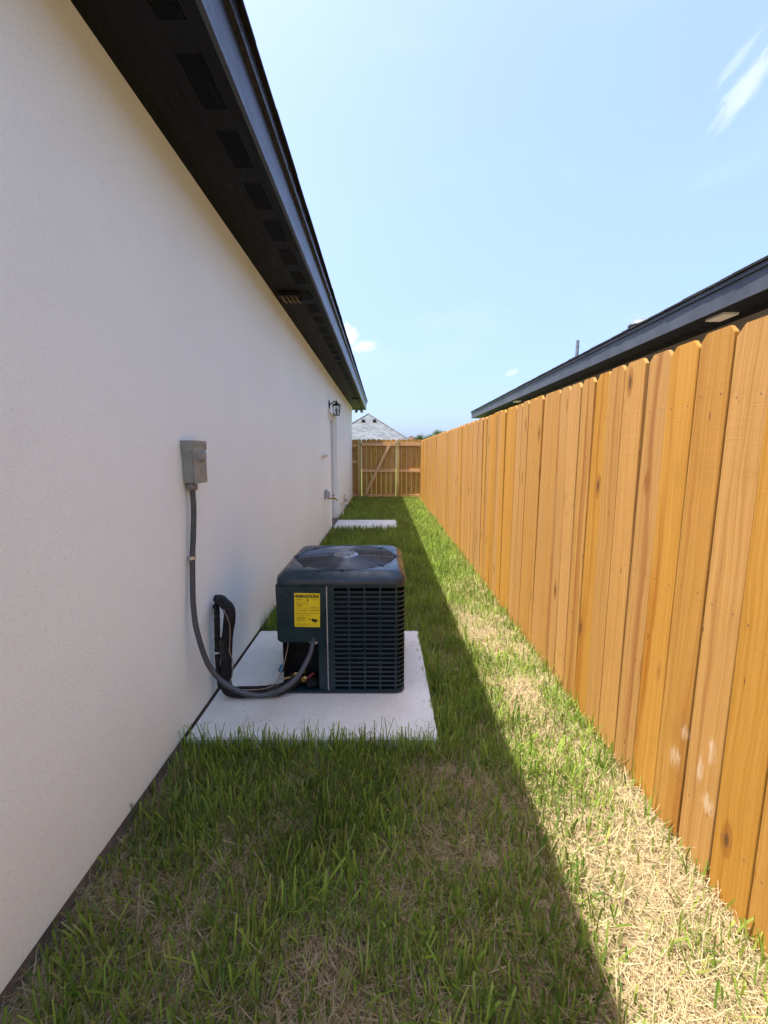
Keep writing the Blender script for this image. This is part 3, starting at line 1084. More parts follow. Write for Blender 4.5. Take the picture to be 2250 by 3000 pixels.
usa = [(0.67, 0.245), (0.72, 0.25), (0.80, 0.243), (0.855, 0.235), (0.875, 0.205), (0.90, 0.215), (0.935, 0.25), (0.925, 0.215), (0.895, 0.18), (0.885, 0.155), (0.90, 0.13), (0.885, 0.135), (0.865, 0.155), (0.82, 0.15), (0.795, 0.125), (0.775, 0.15), (0.72, 0.165), (0.675, 0.185), (0.66, 0.215)]
pk.add([lab(a, b, 0.0006) for a, b in usa], [tuple(range(len(usa)))])
pk.add([lab(a, b, 0.0006) for a, b in ((0.56, 0.245), (0.585, 0.26), (0.605, 0.25), (0.61, 0.23), (0.635, 0.22), (0.605, 0.22), (0.58, 0.215), (0.565, 0.228))], [tuple(range(8))])
pk.build('print', M['ink'], label)
pf = MB()
for x0, x1, z0, z1 in ((0.08, 0.545, 0.725, 0.729), (0.08, 0.545, 0.448, 0.452), (0.08, 0.084, 0.452, 0.725), (0.541, 0.545, 0.452, 0.725),
                       (0.13, 0.50, 0.565, 0.570), (0.13, 0.18, 0.535, 0.555), (0.45, 0.49, 0.535, 0.555), (0.20, 0.46, 0.500, 0.510), (0.20, 0.45, 0.475, 0.483)):
    bar(pf, x0, x1, z0, z1)
rl = random.Random(4)


def lines(x0, x1, ztop_, n, dz, th):
    for i in range(n):
        x = x0
        e = x1 - rl.uniform(0, 0.25) * (x1 - x0)
        while x < e:
            wl = rl.uniform(0.015, 0.05)
            bar(pf, x, min(x + wl, e), ztop_ - i * dz - th, ztop_ - i * dz)
            x += wl + 0.008


lines(0.08, 0.22, 0.968, 1, 0.02, 0.006)
lines(0.52, 0.93, 0.968, 1, 0.02, 0.006)
lines(0.06, 0.34, 0.835, 3, 0.016, 0.008)
lines(0.66, 0.93, 0.835, 2, 0.016, 0.008)
lines(0.62, 0.95, 0.60, 2, 0.022, 0.010)
lines(0.62, 0.97, 0.53, 3, 0.022, 0.010)
lines(0.09, 0.20, 0.385, 1, 0.02, 0.009)
lines(0.09, 0.64, 0.352, 1, 0.02, 0.010)
lines(0.09, 0.48, 0.30, 6, 0.021, 0.009)
lines(0.09, 0.64, 0.092, 2, 0.026, 0.010)
lines(0.68, 0.86, 0.10, 1, 0.026, 0.007)
tag(pf.build('fine_print', M['ink2'], label), kind='stuff')

# service valves in the bay, colours darkened for its shade
vv = MB()
for (x, yy, z) in ((-0.53, 2.29, 0.135), (-0.475, 2.275, 0.118)):
    vv.lathe([(0.011, 0), (0.016, 0.004), (0.016, 0.02), (0.009, 0.025), (0.009, 0.05), (0, 0.052)], 12, mat_axes((x, yy, z), (0.3, -0.6, 0.6)))
    vv.tube([(x + 0.06, yy + 0.05, z), (x, yy, z), (x - 0.06, yy - 0.02, z - 0.008)], 0.009, 8)
vv.build('service_valve', M['brass'], ac, smooth=True)
MB().tube([(-0.455, 2.27, 0.13), (-0.415, 2.29, 0.155)], 0.009, 8).build('valve_cap', M['red'], ac, smooth=True)
MB().obox(Matrix.Translation((-0.425, 2.262, 0.108)) @ Matrix.Rotation(0.5, 4, 'Z') @ Matrix.Rotation(0.5, 4, 'X'), 0.06, 0.05, 0.012).build('bracket', M['coil'], ac, bevel=0.002)

# ------------------------------------------------------------------ insulated refrigerant lines
ls = thing('refrigerant_lines', 'black foam insulated refrigerant pipes coming out of the wall', 'pipes', (-0.9, 2.2, PADH))
MB().tube([(WX - 0.02, 2.325, 0.585), (-0.955, 2.30, 0.60), (-0.905, 2.235, 0.608), (-0.862, 2.20, 0.580), (-0.860, 2.19, 0.52), (-0.880, 2.19, 0.40), (-0.893, 2.19, 0.24), (-0.900, 2.19, 0.155), (-0.878, 2.185, 0.104), (-0.80, 2.185, 0.096), (-0.62, 2.20, 0.098), (-0.545, 2.24, 0.11), (-0.50, 2.29, 0.13)],
          0.031, 14, 7, rfn=lambda q: 0.0312 + 0.0007 * math.sin(q * 61) + 0.0006 * math.sin(q * 23 + 1)).build('suction_line', M['foam'], ls, smooth=True)
MB().tube([(WX - 0.02, 2.305, 0.565), (-0.962, 2.27, 0.568), (-0.938, 2.215, 0.548), (-0.930, 2.19, 0.49), (-0.931, 2.185, 0.42), (-0.931, 2.18, 0.345)], 0.020, 12, 6,
          rfn=lambda q: 0.0155 + 0.0008 * math.sin(q * 40)).build('liquid_line', M['foam'], ls, smooth=True)
MB().tube([(-0.936, 2.182, 0.322), (-0.934, 2.18, 0.20), (-0.930, 2.185, 0.12)], 0.013, 12, 4).build('liquid_line', M['foam'], ls, smooth=True)
tp = MB()
for z in (0.385, 0.33):
    tp.lathe([(0.0322, -0.03), (0.0340, -0.02), (0.0340, 0.02), (0.0322, 0.03)], 14, Matrix.Translation((-0.893, 2.19, z)))
tp.build('tape_wrap', M['tape'], ls, smooth=True)
MB().tube([(-0.66, 2.196, 0.097), (-0.60, 2.20, 0.0985)], 0.0340, 14, 1).build('tape_wrap', M['tape'], ls, smooth=True)
MB().lathe([(0.040, 0), (0.040, 0.006), (0.034, 0.012), (0.02, 0.013)], 18, mat_axes((WX, 2.315, 0.578), (1, 0, 0))).build('wall_seal', M['caulk'], ls, smooth=True)
MB().tube([(-0.875, 2.155, 0.60), (-0.845, 2.150, 0.52), (-0.848, 2.152, 0.42), (-0.853, 2.150, 0.36), (-0.835, 2.145, 0.30), (-0.845, 2.148, 0.22), (-0.86, 2.150, 0.16), (-0.80, 2.150, 0.132), (-0.68, 2.160, 0.131), (-0.615, 2.175, 0.155), (-0.575, 2.20, 0.24), (-0.555, 2.24, 0.33), (-0.553, 2.26, 0.38)],
          0.0028, 6, 6).build('control_wire', M['wire'], ls, smooth=True)
o = MB().obox(Matrix.Translation((-0.622, 2.36, 0.145)) @ Matrix.Rotation(0.4, 4, 'Y'), 0.03, 0.03, 0.05).build('plastic_cap', M['blue'], None, bevel=0.006)
for q in o.data.polygons: q.use_smooth = True
o2 = tag(o, 'small blue plastic cap at the left side of the condenser', 'cap')

# ------------------------------------------------------------------ disconnect box and conduit
box = thing('disconnect_box', 'grey metal electrical disconnect box on the white wall', 'electrical box', (WX, 2.095, 1.30))
BY0, BY1, BX1 = 2.025, 2.165, WX + 0.058
MB().box(WX, BX1 - 0.004, BY0, BY1, 1.299, 1.492).build('case', M['boxgrey'], box, bevel=0.002)
cv = MB()
cv.box(BX1 - 0.0035, BX1 + 0.002, BY0 - 0.003, BY1 + 0.003, 1.293, 1.488)
cv.build('front_cover', M['boxgrey'], box, bevel=0.0015)
lid = MB()
lid.prism([(WX + 0.001, 1.502), (BX1 + 0.005, 1.502), (BX1 + 0.005, 1.462), (WX + 0.045, 1.448), (WX + 0.012, 1.448), (WX + 0.001, 1.460)], lambda a, b, sd: (a, BY0 - 0.006 if sd == 0 else BY0 - 0.0035, b))
lid.prism([(WX + 0.001, 1.502), (BX1 + 0.005, 1.502), (BX1 + 0.005, 1.462), (WX + 0.045, 1.448), (WX + 0.012, 1.448), (WX + 0.001, 1.460)], lambda a, b, sd: (a, BY1 + 0.0035 if sd == 0 else BY1 + 0.006, b))
lid.box(WX + 0.001, BX1 + 0.0055, BY0 - 0.0062, BY1 + 0.0062, 1.495, 1.5035)
lid.box(BX1 + 0.0024, BX1 + 0.0056, BY0 - 0.0062, BY1 + 0.0062, 1.484, 1.4948)
lid.build('hood', M['boxgrey'], box, bevel=0.0008)
hd = MB()
q0, q1, z0, z1 = BY0 + 0.042, BY0 + 0.112, 1.402, 1.452
hd.add([(BX1 + 0.002, q0, z0), (BX1 + 0.002, q1, z0), (BX1 + 0.002, q1, z1), (BX1 + 0.002, q0, z1),
        (BX1 + 0.020, q0 + 0.012, z0 + 0.010), (BX1 + 0.020, q1 - 0.008, z0 + 0.010), (BX1 + 0.020, q1 - 0.008, z1 - 0.010), (BX1 + 0.020, q0 + 0.012, z1 - 0.010)],
       [(0, 1, 5, 4), (1, 2, 6, 5), (2, 3, 7, 6), (3, 0, 4, 7), (4, 5, 6, 7)])
hd.build('pull_handle', M['boxgrey'], box)
kn = MB()
kn.tube([(BX1 + 0.002, BY0 + 0.075 + 0.014 * math.cos(i * math.pi / 12), 1.345 + 0.014 * math.sin(i * math.pi / 12)) for i in range(25)], 0.0014, 5, 1, False)
kn.tube([(WX + 0.030 + 0.016 * math.cos(i * math.pi / 12), BY0, 1.337 + 0.016 * math.sin(i * math.pi / 12)) for i in range(25)], 0.0010, 5, 1, False)
kn.build('knockout', M['boxgrey'], box, smooth=True)
cx, cy = WX + 0.030, BY0 + 0.030
MB().lathe([(0.021, 1.298), (0.021, 1.290), (0.024, 1.288), (0.026, 1.278), (0.024, 1.264), (0.018, 1.258)], 16, Matrix.Translation((cx, cy, 0))).build('cable_gland', M['fitting'], box, smooth=True)
con = thing('flexible_conduit', 'grey flexible conduit looping from the disconnect box to the condenser', 'conduit', (cx, cy, PADH))
MB().tube([(cx, cy, 1.265), (cx + 0.001, cy - 0.004, 1.16), (cx - 0.002, cy - 0.02, 1.03), (-0.958, 2.015, 0.938), (-0.957, 1.995, 0.80), (-0.951, 1.975, 0.68), (-0.930, 1.955, 0.552), (-0.882, 1.962, 0.368), (-0.778, 1.96, 0.258), (-0.641, 1.97, 0.208), (-0.529, 2.0, 0.225), (-0.456, 2.06, 0.268), (-0.412, 2.14, 0.335), (-0.402, 2.19, 0.375), (-0.401, 2.245, 0.40)],
          0.0132, 14, 8, rfn=lambda q: 0.0132 + 0.0002 * math.sin(q * 900)).build('tube', M['conduit'], con, smooth=True)
MB().lathe([(0.0160, -0.008), (0.0160, 0.008)], 16, Matrix.Translation((-0.958, 2.012, 0.925))).build('strap', M['strap'], con, smooth=True)
MB().box(-0.983, -0.955, 2.026, 2.045, 0.917, 0.933).build('strap_foot', M['strap'], con)
MB().lathe([(0.023, 0), (0.023, 0.008), (0.018, 0.012)], 14, mat_axes((-0.402, 2.236, 0.374), (0, -0.5, -0.85))).build('connector', M['trimline'], con, smooth=True)

# ------------------------------------------------------------------ fixtures along the wall
def wall_lantern(label, yy, z):
    L = thing('wall_lantern', label, 'lamp', (WX, yy, z))
    MB().lathe([(0.055, 0), (0.055, 0.008), (0.045, 0.018), (0.02, 0.022), (0, 0.022)], 20,
               mat_axes((WX, yy, z), (1, 0, 0)) @ Matrix.Diagonal((1.35, 1, 1, 1))).build('wall_plate', M['black_metal'], L, smooth=True)
    xc = WX + 0.135
    MB().tube([(WX + 0.015, yy, z), (WX + 0.05, yy, z + 0.012), (WX + 0.09, yy, z + 0.045), (xc, yy, z + 0.045), (xc, yy, z + 0.03)], 0.011, 8).build('arm', M['black_metal'], L, smooth=True)
    rt = Matrix.Translation((xc, yy, 0)) @ Matrix.Rotation(R(45), 4, 'Z')
    roof = MB().lathe([(0.088, z - 0.028), (0.082, z - 0.016), (0.055, z + 0.006), (0.03, z + 0.02), (0.016, z + 0.032), (0.008, z + 0.045), (0.009, z + 0.065), (0, z + 0.085)], 8, rt)
    roof.build('roof_cap', M['black_metal'], L, smooth=True)
    g = 0.052
    zt, zb = z - 0.03, z - 0.185
    fr_ = MB()
    for sx in (-1, 1):
        for sy in (-1, 1):
            fr_.add([(xc + sx * (g + 0.010) + a, yy + sy * (g + 0.010) + b, zt) for a in (-0.005, 0.005) for b in (-0.005, 0.005)] +
                    [(xc + sx * (g - 0.004) + a, yy + sy * (g - 0.004) + b, zb) for a in (-0.005, 0.005) for b in (-0.005, 0.005)],
                    [(0, 1, 5, 4), (1, 3, 7, 5), (3, 2, 6, 7), (2, 0, 4, 6), (0, 2, 3, 1), (4, 5, 7, 6)])
    fr_.box(xc - g - 0.004, xc + g + 0.004, yy - g - 0.004, yy + g + 0.004, zb - 0.014, zb - 0.001)
    fr_.build('cage', M['black_metal'], L)
    for (nx, ny) in ((1, 0), (-1, 0), (0, 1), (0, -1)):
        pm_ = MB()
        q = g - 0.002
        if nx:
            pm_.box(xc + nx * q - 0.0015, xc + nx * q + 0.0015, yy - q + 0.006, yy + q - 0.006, zb + 0.001, zt - 0.001)
        else:
            pm_.box(xc - q + 0.006, xc + q - 0.006, yy + ny * q - 0.0015, yy + ny * q + 0.0015, zb + 0.001, zt - 0.001)
        pm_.build('pane', M['glass'], L)
    MB().lathe([(0.014, zb), (0.014, zb + 0.05), (0.024, zb + 0.085), (0.018, zb + 0.11), (0, zb + 0.12)], 12, Matrix.Translation((xc, yy, 0))).build('bulb', M['white_plastic'], L, smooth=True)
    return L


wall_lantern('black lantern with clear glass on the wall beside the door', 7.58, 2.315)

sn = thing('wall_fitting', 'small round white fitting on the wall before the door', 'wall fitting', (WX, 6.6, 1.42))
MB().lathe([(0.058, 0), (0.058, 0.012), (0.05, 0.018), (0, 0.018)], 20, mat_axes((WX, 6.6, 1.42), (1, 0, 0))).build('back_plate', M['white_plastic'], sn, smooth=True)
MB().lathe([(0.042, 0.017), (0.044, 0.06), (0.035, 0.08), (0.016, 0.086), (0.016, 0.105), (0, 0.108)], 20, mat_axes((WX, 6.6, 1.42), (1, 0, 0))).build('dome', M['white_plastic'], sn, smooth=True)

ot = thing('outlet_cover', 'grey weatherproof outlet cover low on the white wall', 'outlet', (WX, 6.81, 0.77))
MB().box(WX, WX + 0.022, 6.765, 6.855, 0.695, 0.845).build('back_plate', M['greyplastic'], ot, bevel=0.006)
bb = MB()
bb.prism([(WX + 0.0225, 0.70), (WX + 0.088, 0.715), (WX + 0.092, 0.80), (WX + 0.06, 0.838), (WX + 0.0225, 0.843)], lambda a, b, sd: (a, 6.772 if sd == 0 else 6.848, b))
bb.build('bubble_lid', M['greyplastic'], ot, bevel=0.006)
MB().box(WX + 0.03, WX + 0.045, 6.795, 6.815, 0.844, 0.862).build('latch', M['greyplastic'], ot)

fc = thing('hose_faucet', 'brass garden hose faucet on the wall near the door', 'faucet', (WX, 7.22, 0.66))
MB().lathe([(0.032, 0), (0.032, 0.006), (0.012, 0.008)], 16, mat_axes((WX, 7.22, 0.66), (1, 0, 0))).build('flange', M['brass'], fc, smooth=True)
MB().tube([(WX, 7.22, 0.66), (WX + 0.05, 7.22, 0.66), (WX + 0.10, 7.22, 0.662), (WX + 0.14, 7.22, 0.65), (WX + 0.165, 7.22, 0.615)], 0.013, 10, 5, rfn=lambda q: 0.012 + 0.007 * math.exp(-((q - 0.55) / 0.16) ** 2) + (0.004 if q > 0.9 else 0)).build('spout', M['brass'], fc, smooth=True)
MB().tube([(WX + 0.095, 7.22, 0.675), (WX + 0.095, 7.22, 0.72)], 0.006, 8, 1).build('stem', M['brass'], fc, smooth=True)
MB().lathe([(0.032, 0), (0.034, 0.005), (0.030, 0.010), (0.01, 0.008)], 14, Matrix.Translation((WX + 0.095, 7.22, 0.715))).build('handwheel', M['fitting'], fc, smooth=True)

pv = thing('drain_pipe', 'white plastic drain pipe elbow at the wall beyond the door', 'pipe', (WX + 0.05, 9.2, 0))
MB().tube([(WX - 0.01, 9.2, 0.345), (WX + 0.02, 9.2, 0.350), (WX + 0.055, 9.2, 0.335), (WX + 0.062, 9.2, 0.28), (WX + 0.062, 9.2, 0.05)], 0.021, 12, 5).build('elbow', M['pvc'], pv, smooth=True)
MB().lathe([(0.026, 0.27), (0.026, 0.31)], 14, Matrix.Translation((WX + 0.062, 9.2, 0))).build('coupling', M['pvc'], pv, smooth=True)
dv = thing('dryer_vent', 'beige sloping vent hood low on the far wall', 'vent', (WX, 10.1, 0.36))
MB().prism([(WX + 0.0125, 0.455), (WX + 0.02, 0.455), (WX + 0.105, 0.30), (WX + 0.105, 0.275), (WX + 0.0125, 0.275)], lambda a, b, sd: (a, 10.02 if sd == 0 else 10.18, b)).build('hood', M['pale_print'], dv, bevel=0.003)
MB().box(WX, WX + 0.012, 10.0, 10.2, 0.262, 0.462).build('back_plate', M['pale_print'], dv, bevel=0.002)
cbm = MB().tube([(WX + 0.06, 9.9, 0.03), (WX + 0.03, 10.1, 0.18), (WX + 0.09, 10.35, 0.16), (WX + 0.02, 10.6, 0.1), (WX + 0.0, 10.7, 0.12)], 0.006, 6)
tag(cbm.build('cable', M['conduit'], None, smooth=True), 'thin grey cable along the foot of the far wall', 'cable')

fl = thing('floodlight', 'dark twin floodlight under the far corner of the eave', 'floodlight', (-0.80, 13.55, SOF))
MB().lathe([(0.055, -0.03), (0.055, -0.0005)], 16, Matrix.Translation((-0.80, 13.55, SOF))).build('base', M['black_metal'], fl, smooth=True)
for sx in (-1, 1):
    hdm = MB().lathe([(0.02, 0), (0.045, 0.03), (0.05, 0.09), (0.046, 0.092)], 14, mat_axes((-0.80 + sx * 0.05, 13.54, SOF - 0.05), (sx * 0.7, -0.6, -0.45)))
    ho = hdm.build('head', M['black_metal'], fl, smooth=True)
    MB().lathe([(0.045, 0.0925), (0.03, 0.105), (0, 0.11)], 14, mat_axes((-0.80 + sx * 0.05, 13.54, SOF - 0.05), (sx * 0.7, -0.6, -0.45))).build('lens', M['white_plastic'], ho, smooth=True)

# ------------------------------------------------------------------ neighbour's house beyond the fence
nh = thing('neighbor_house', 'dark eave of the neighbouring house above the cedar fence', 'house', (6.5, 9, 0))
NS, NX = 0.0168, 3.55 - 0.0168 * 4.1
NA, NB = -4.0, 18.3
NZ0, NZ1 = 2.955, 3.165


def nbx(y):
    return NX + NS * y


def nbox(m, d0, d1, z0, z1, a=NA, b=NB):
    m.add([(nbx(yy) + d, yy, z) for z in (z0, z1) for yy in (a, b) for d in (d0, d1)],
          [(0, 2, 3, 1), (4, 5, 7, 6), (0, 1, 5, 4), (2, 6, 7, 3), (0, 4, 6, 2), (1, 3, 7, 5)])
    return m


nbox(MB(), 0.50, 0.65, 0.0, NZ0 + 0.005, NA, NB - 0.5).build('wall', M['stucco_far'], nh)
nbox(nbox(MB(), 0.65, 9.0, 0.0, NZ0, NA, NA + 0.15), 0.65, 9.0, 0.0, NZ0, NB - 0.66, NB - 0.51).build('end_wall', M['stucco_far'], nh)
ns_ = MB()
nbox(ns_, 0.0205, 0.28, NZ0 + 0.006, NZ0 + 0.018)
nbox(ns_, 0.38, 0.80, NZ0 + 0.006, NZ0 + 0.018)
nbox(ns_, 0.28, 0.38, NZ0 + 0.012, NZ0 + 0.02)
yy = NA + 0.2
while yy < NB - 0.3:
    nbox(ns_, 0.28, 0.38, NZ0 + 0.006, NZ0 + 0.0119, yy + 0.24, yy + 0.355)
    yy += 0.355
ns_.build('soffit', M['black_board'], nh)
nf = MB()
for a, b in zip((NA, 1.1, 4.76, 8.42, 12.08, 15.74), (1.1, 4.76, 8.42, 12.08, 15.74, NB)):
    nbox(nf, 0.0, 0.02, NZ0, NZ1, a + 0.0008, b - 0.0008)
nbox(nf, 0.021, 1.4, NZ0, NZ1, NB - 0.02, NB)
nf.build('fascia', M['fascia_far'], nh)
nbox(MB(), -0.022, 0.019, NZ1 + 0.002, NZ1 + 0.045, NA, NB + 0.02).build('drip_edge', M['fascia_far'], nh)
rf = MB()
y = NA
npit = math.tan(R(19))
while y < NB:
    y2 = min(y + random.choice((0.16, 0.24, 0.33, 0.33)), NB + 0.03)
    dz = random.uniform(0.0, 0.010)
    x0 = nbx(y) - 0.045 + random.uniform(-0.004, 0.004)
    rf.prism([(x0, NZ1 + 0.048), (x0, NZ1 + 0.066 + dz), (x0 + 0.7, NZ1 + 0.066 + dz + npit * 0.7), (x0 + 0.7, NZ1 + 0.048 + npit * 0.7)],
             lambda a, b, sd, y=y, y2=y2: (a, y if sd == 0 else y2, b))
    y = y2
rf.build('eave_shingles', M['shingle'], nh)
rz = NZ1 + 0.05
MB().add([(nbx(NA) + 0.6, NA, rz + npit * 0.65), (nbx(NB) + 0.6, NB, rz + npit * 0.65), (nbx(NB) + 4.8, NB - 4.5, rz + npit * 4.8), (nbx(NA) + 4.8, NA + 4.5, rz + npit * 4.8), (nbx(NA) + 9.6, NA, rz), (nbx(NB) + 9.6, NB, rz)],
         [(0, 1, 2, 3), (3, 2, 5, 4), (1, 5, 2), (0, 3, 4)]).build('roof', M['shingle'], nh)
nv = MB().lathe([(0.036, 3.40), (0.036, 4.03), (0.033, 4.03), (0.033, 3.9)], 14, Matrix.Translation((4.475, 10.0, 0)))
nv.build('vent_pipe', M['galv'], nh, smooth=True)
MB().lathe([(0.09, 3.50), (0.085, 3.53), (0.045, 3.62)], 14, Matrix.Translation((4.475, 10.0, 0))).build('pipe_boot', M['shingle'], nh, smooth=True)
MB().lathe([(0.17, 3.55), (0.17, 3.76), (0.21, 3.775), (0.20, 3.81), (0.12, 3.865), (0, 3.885)], 20, Matrix.Translation((4.72, 8.0, 0))).build('roof_vent', M['galv'], nh, smooth=True)
# flat square lamps on the neighbour's soffit
for (yc, dd, lb) in ((4.86, 0.16, 'square white light under the neighbouring eave, nearest the camera'), (12.4, 0.16, 'square white light under the far part of the neighbouring eave')):
    lt = thing('soffit_light', lb, 'light', (nbx(yc) + 0.25, yc, NZ0), 'lights under the neighbouring eave')
    MB().box(nbx(yc) + 0.115, nbx(yc) + 0.285, yc - 0.13, yc + 0.13, NZ0 - 0.02, NZ0 + 0.005).build('diffuser', M['lightpanel'], lt, bevel=0.002)

# ------------------------------------------------------------------ houses far behind the gate
def hip_house(label, ax, ay, az, run, length, eave, roofmat, wallmat, depth=12):
    h = thing('distant_house', label, 'house', (ax, ay, 0))
    yf = ay - run
    pts = [(ax - run, yf, eave), (ax + run, yf, eave), (ax + run, ay + length + run, eave), (ax - run, ay + length + run, eave), (ax, ay, az), (ax, ay + length, az)]
    # each roof slope a mesh of its own, in its own plane so the courses follow the slope
    for nm, idx in (('hip_slope', (0, 1, 4)), ('side_slope', (1, 2, 5, 4)), ('hip_slope', (2, 3, 5)), ('side_slope', (3, 0, 4, 5))):
        P_ = [Vector(pts[i]) for i in idx]
        xa = (P_[1] - P_[0]).normalized()
        za = xa.cross(P_[2] - P_[0]).normalized()
        ya = za.cross(xa)
        me = bpy.data.meshes.new(nm)
        me.from_pydata([((q - P_[0]).dot(xa), (q - P_[0]).dot(ya), 0) for q in P_], [], [tuple(range(len(P_)))])
        me.materials.append(roofmat)
        o = link_mesh(nm, me, h, P_[0])
        o.rotation_euler = Matrix(((xa.x, ya.x, za.x), (xa.y, ya.y, za.y), (xa.z, ya.z, za.z))).to_euler()
    cpm = MB()
    for i in range(4):
        e = pts[4] if i < 2 else pts[5]
        cpm.tube([Vector(pts[i]) + Vector((0, 0, 0.02)), Vector(e) + Vector((0, 0, 0.02))], 0.07, 6, 1)
    cpm.tube([Vector(pts[4]) + Vector((0, 0, 0.02)), Vector(pts[5]) + Vector((0, 0, 0.02))], 0.07, 6, 1)
    cpm.build('ridge_cap', roofmat, h)
    wl = MB().box(ax - run + 0.5, ax + run - 0.5, yf + 0.5, ay + length + run - 0.5, 0, eave)
    wl.build('wall', wallmat, h)
    MB().box(ax - run, ax + run, yf, ay + length + run, eave - 0.2, eave - 0.005).build('fascia', M['fascia_far'], h)
    for sx in (-1, 1):
        wn = MB().box(ax + sx * run * 0.42 - 0.5, ax + sx * run * 0.42 + 0.5, yf + 0.46, yf + 0.52, 0.9, 2.1).build('window', M['door'], h)
        MB().box(ax + sx * run * 0.42 - 0.44, ax + sx * run * 0.42 + 0.44, yf + 0.44, yf + 0.458, 0.96, 2.04).build('pane', M['cavity'], wn)
    return h


dh = hip_house('house with a pale grey shingle hip roof behind the gate', -1.67, 45.0, 5.62, 4.6, 7, 2.45, M['shingle_grey'], M['cream'])
sl = (5.62 - 2.45) / 4.6
for x in (-2.15, -0.98):
    yv = 45.0 - 1.28
    zv = 5.62 - 1.28 * sl
    MB().prism([(-0.2, -0.10), (0.2, -0.25), (0.2, 0.12), (-0.2, 0.20)], lambda a, b, sd, x=x: (x - 0.17 if sd == 0 else x + 0.17, yv + a, zv + b)).build('box_vent', M['cavity'], dh)
for x in (-2.75, -0.72):
    MB().box(x - 0.18, x + 0.18, 46.2, 46.6, 5.62 - abs(x + 1.67) * sl - 0.1, 5.62 - abs(x + 1.67) * sl + 0.13).build('box_vent', M['shingle_grey'], dh)
wing = hip_house('lower grey shingle roof at the left of the hip roof', -5.2, 49.5, 5.28, 4.4, 6, 2.45, M['shingle_grey'], M['cream'])
hip_house('house with a reddish brown roof far beyond the fence', 4.9, 75, 4.55, 3.2, 6, 2.4, M['shingle_red'], M['cream'])


def blades_mesh(name, V, Fq, col, mat):
    """V (n,3), Fq (m,4) quads, col (n,3)"""
    me = bpy.data.meshes.new(name)
    nv_, nf_ = len(V), len(Fq)
    me.vertices.add(nv_)
    me.vertices.foreach_set('co', V.astype(np.float32).ravel())
    me.loops.add(nf_ * 4)
    me.loops.foreach_set('vertex_index', Fq.astype(np.int32).ravel())
    me.polygons.add(nf_)
    me.polygons.foreach_set('loop_start', np.arange(0, nf_ * 4, 4, dtype=np.int32))
    me.update(calc_edges=True)
    at = me.attributes.new('col', 'FLOAT_COLOR', 'POINT')
    c4 = np.ones((nv_, 4), np.float32)
    c4[:, :3] = col
    at.data.foreach_set('color', c4.ravel())
    me.materials.append(mat)
    me.shade_smooth()
    return me


def far_tree(label, x, y, top, rad, n, seed):
    r = np.random.default_rng(seed)
    T = thing('leafy_tree', label, 'tree', (x, y, 0), 'trees on the skyline')
    tm = MB().tube([(x, y, -0.05), (x + 0.1, y, top * 0.35), (x - 0.05, y, top * 0.7)], 0.2, 8, 4, rfn=lambda q: 0.22 * (1 - 0.6 * q))
    for k in range(5):
        a = k * 1.3
        tm.tube([(x, y, top * 0.4), (x + rad * 0.5 * math.cos(a), y + rad * 0.5 * math.sin(a), top * 0.62), (x + rad * 0.8 * math.cos(a), y + rad * 0.8 * math.sin(a), top * 0.75)], 0.06, 6, 3)
    tm.build('trunk', M['bark'], T, smooth=True)
    nc = 26
    cc = r.normal(size=(nc, 3))
    cc /= np.linalg.norm(cc, axis=1)[:, None]
    cc *= r.uniform(0.45, 0.95, (nc, 1))
    cc = cc * np.array([rad, rad, top * 0.30]) + np.array([x, y, top * 0.66])
    idx = r.integers(0, nc, n)
    pos = cc[idx] + r.normal(size=(n, 3)) * np.array([rad, rad, top * 0.25]) * 0.17
    s_ = r.uniform(0.05, 0.12, n)
    u = r.normal(size=(n, 3))
    u /= np.linalg.norm(u, axis=1)[:, None]
    v_ = np.cross(u, r.normal(size=(n, 3)))
    v_ /= np.linalg.norm(v_, axis=1)[:, None]
    V = np.stack([pos - u * s_[:, None], pos + v_ * s_[:, None] * 0.6, pos + u * s_[:, None], pos - v_ * s_[:, None] * 0.6], 1).reshape(-1, 3)
    F = np.arange(n * 4).reshape(-1, 4)
    tone = r.uniform(0.6, 1.3, n) * r.uniform(0.75, 1.2, nc)[idx]
    col = np.repeat(np.array([0.075, 0.115, 0.032])[None] * tone[:, None], 4, 0)
    me = blades_mesh('crown', V - np.array([x, y, 0]), F, col, M['leaf'])
    link_mesh('crown', me, T, (x, y, 0))


far_tree('rounded green tree just right of the reddish roof', 6.3, 70, 4.75, 1.7, 7000, 3)
far_tree('taller green tree showing above the far end of the long fence', 9.6, 72, 5.35, 2.2, 9000, 5)
far_tree('small green tree between the two skyline trees', 7.9, 78, 4.6, 1.4, 5000, 8)

# ------------------------------------------------------------------ grass and straw
def vnoise(x, y, sc, seed):
    r = np.random.default_rng(seed)
    g = r.random((256, 256))
    xs_, ys_ = x * sc + 50, y * sc + 50
    xi_, yi_ = np.floor(xs_).astype(int), np.floor(ys_).astype(int)
    fx, fy = xs_ - xi_, ys_ - yi_
    fx, fy = fx * fx * (3 - 2 * fx), fy * fy * (3 - 2 * fy)
    G = lambda a, b: g[a % 256, b % 256]
    return (G(xi_, yi_) * (1 - fx) + G(xi_ + 1, yi_) * fx) * (1 - fy) + (G(xi_, yi_ + 1) * (1 - fx) + G(xi_ + 1, yi_ + 1) * fx) * fy


def sstep(a, b, x):
    q = np.clip((x - a) / (b - a), 0, 1)
    return q * q * (3 - 2 * q)


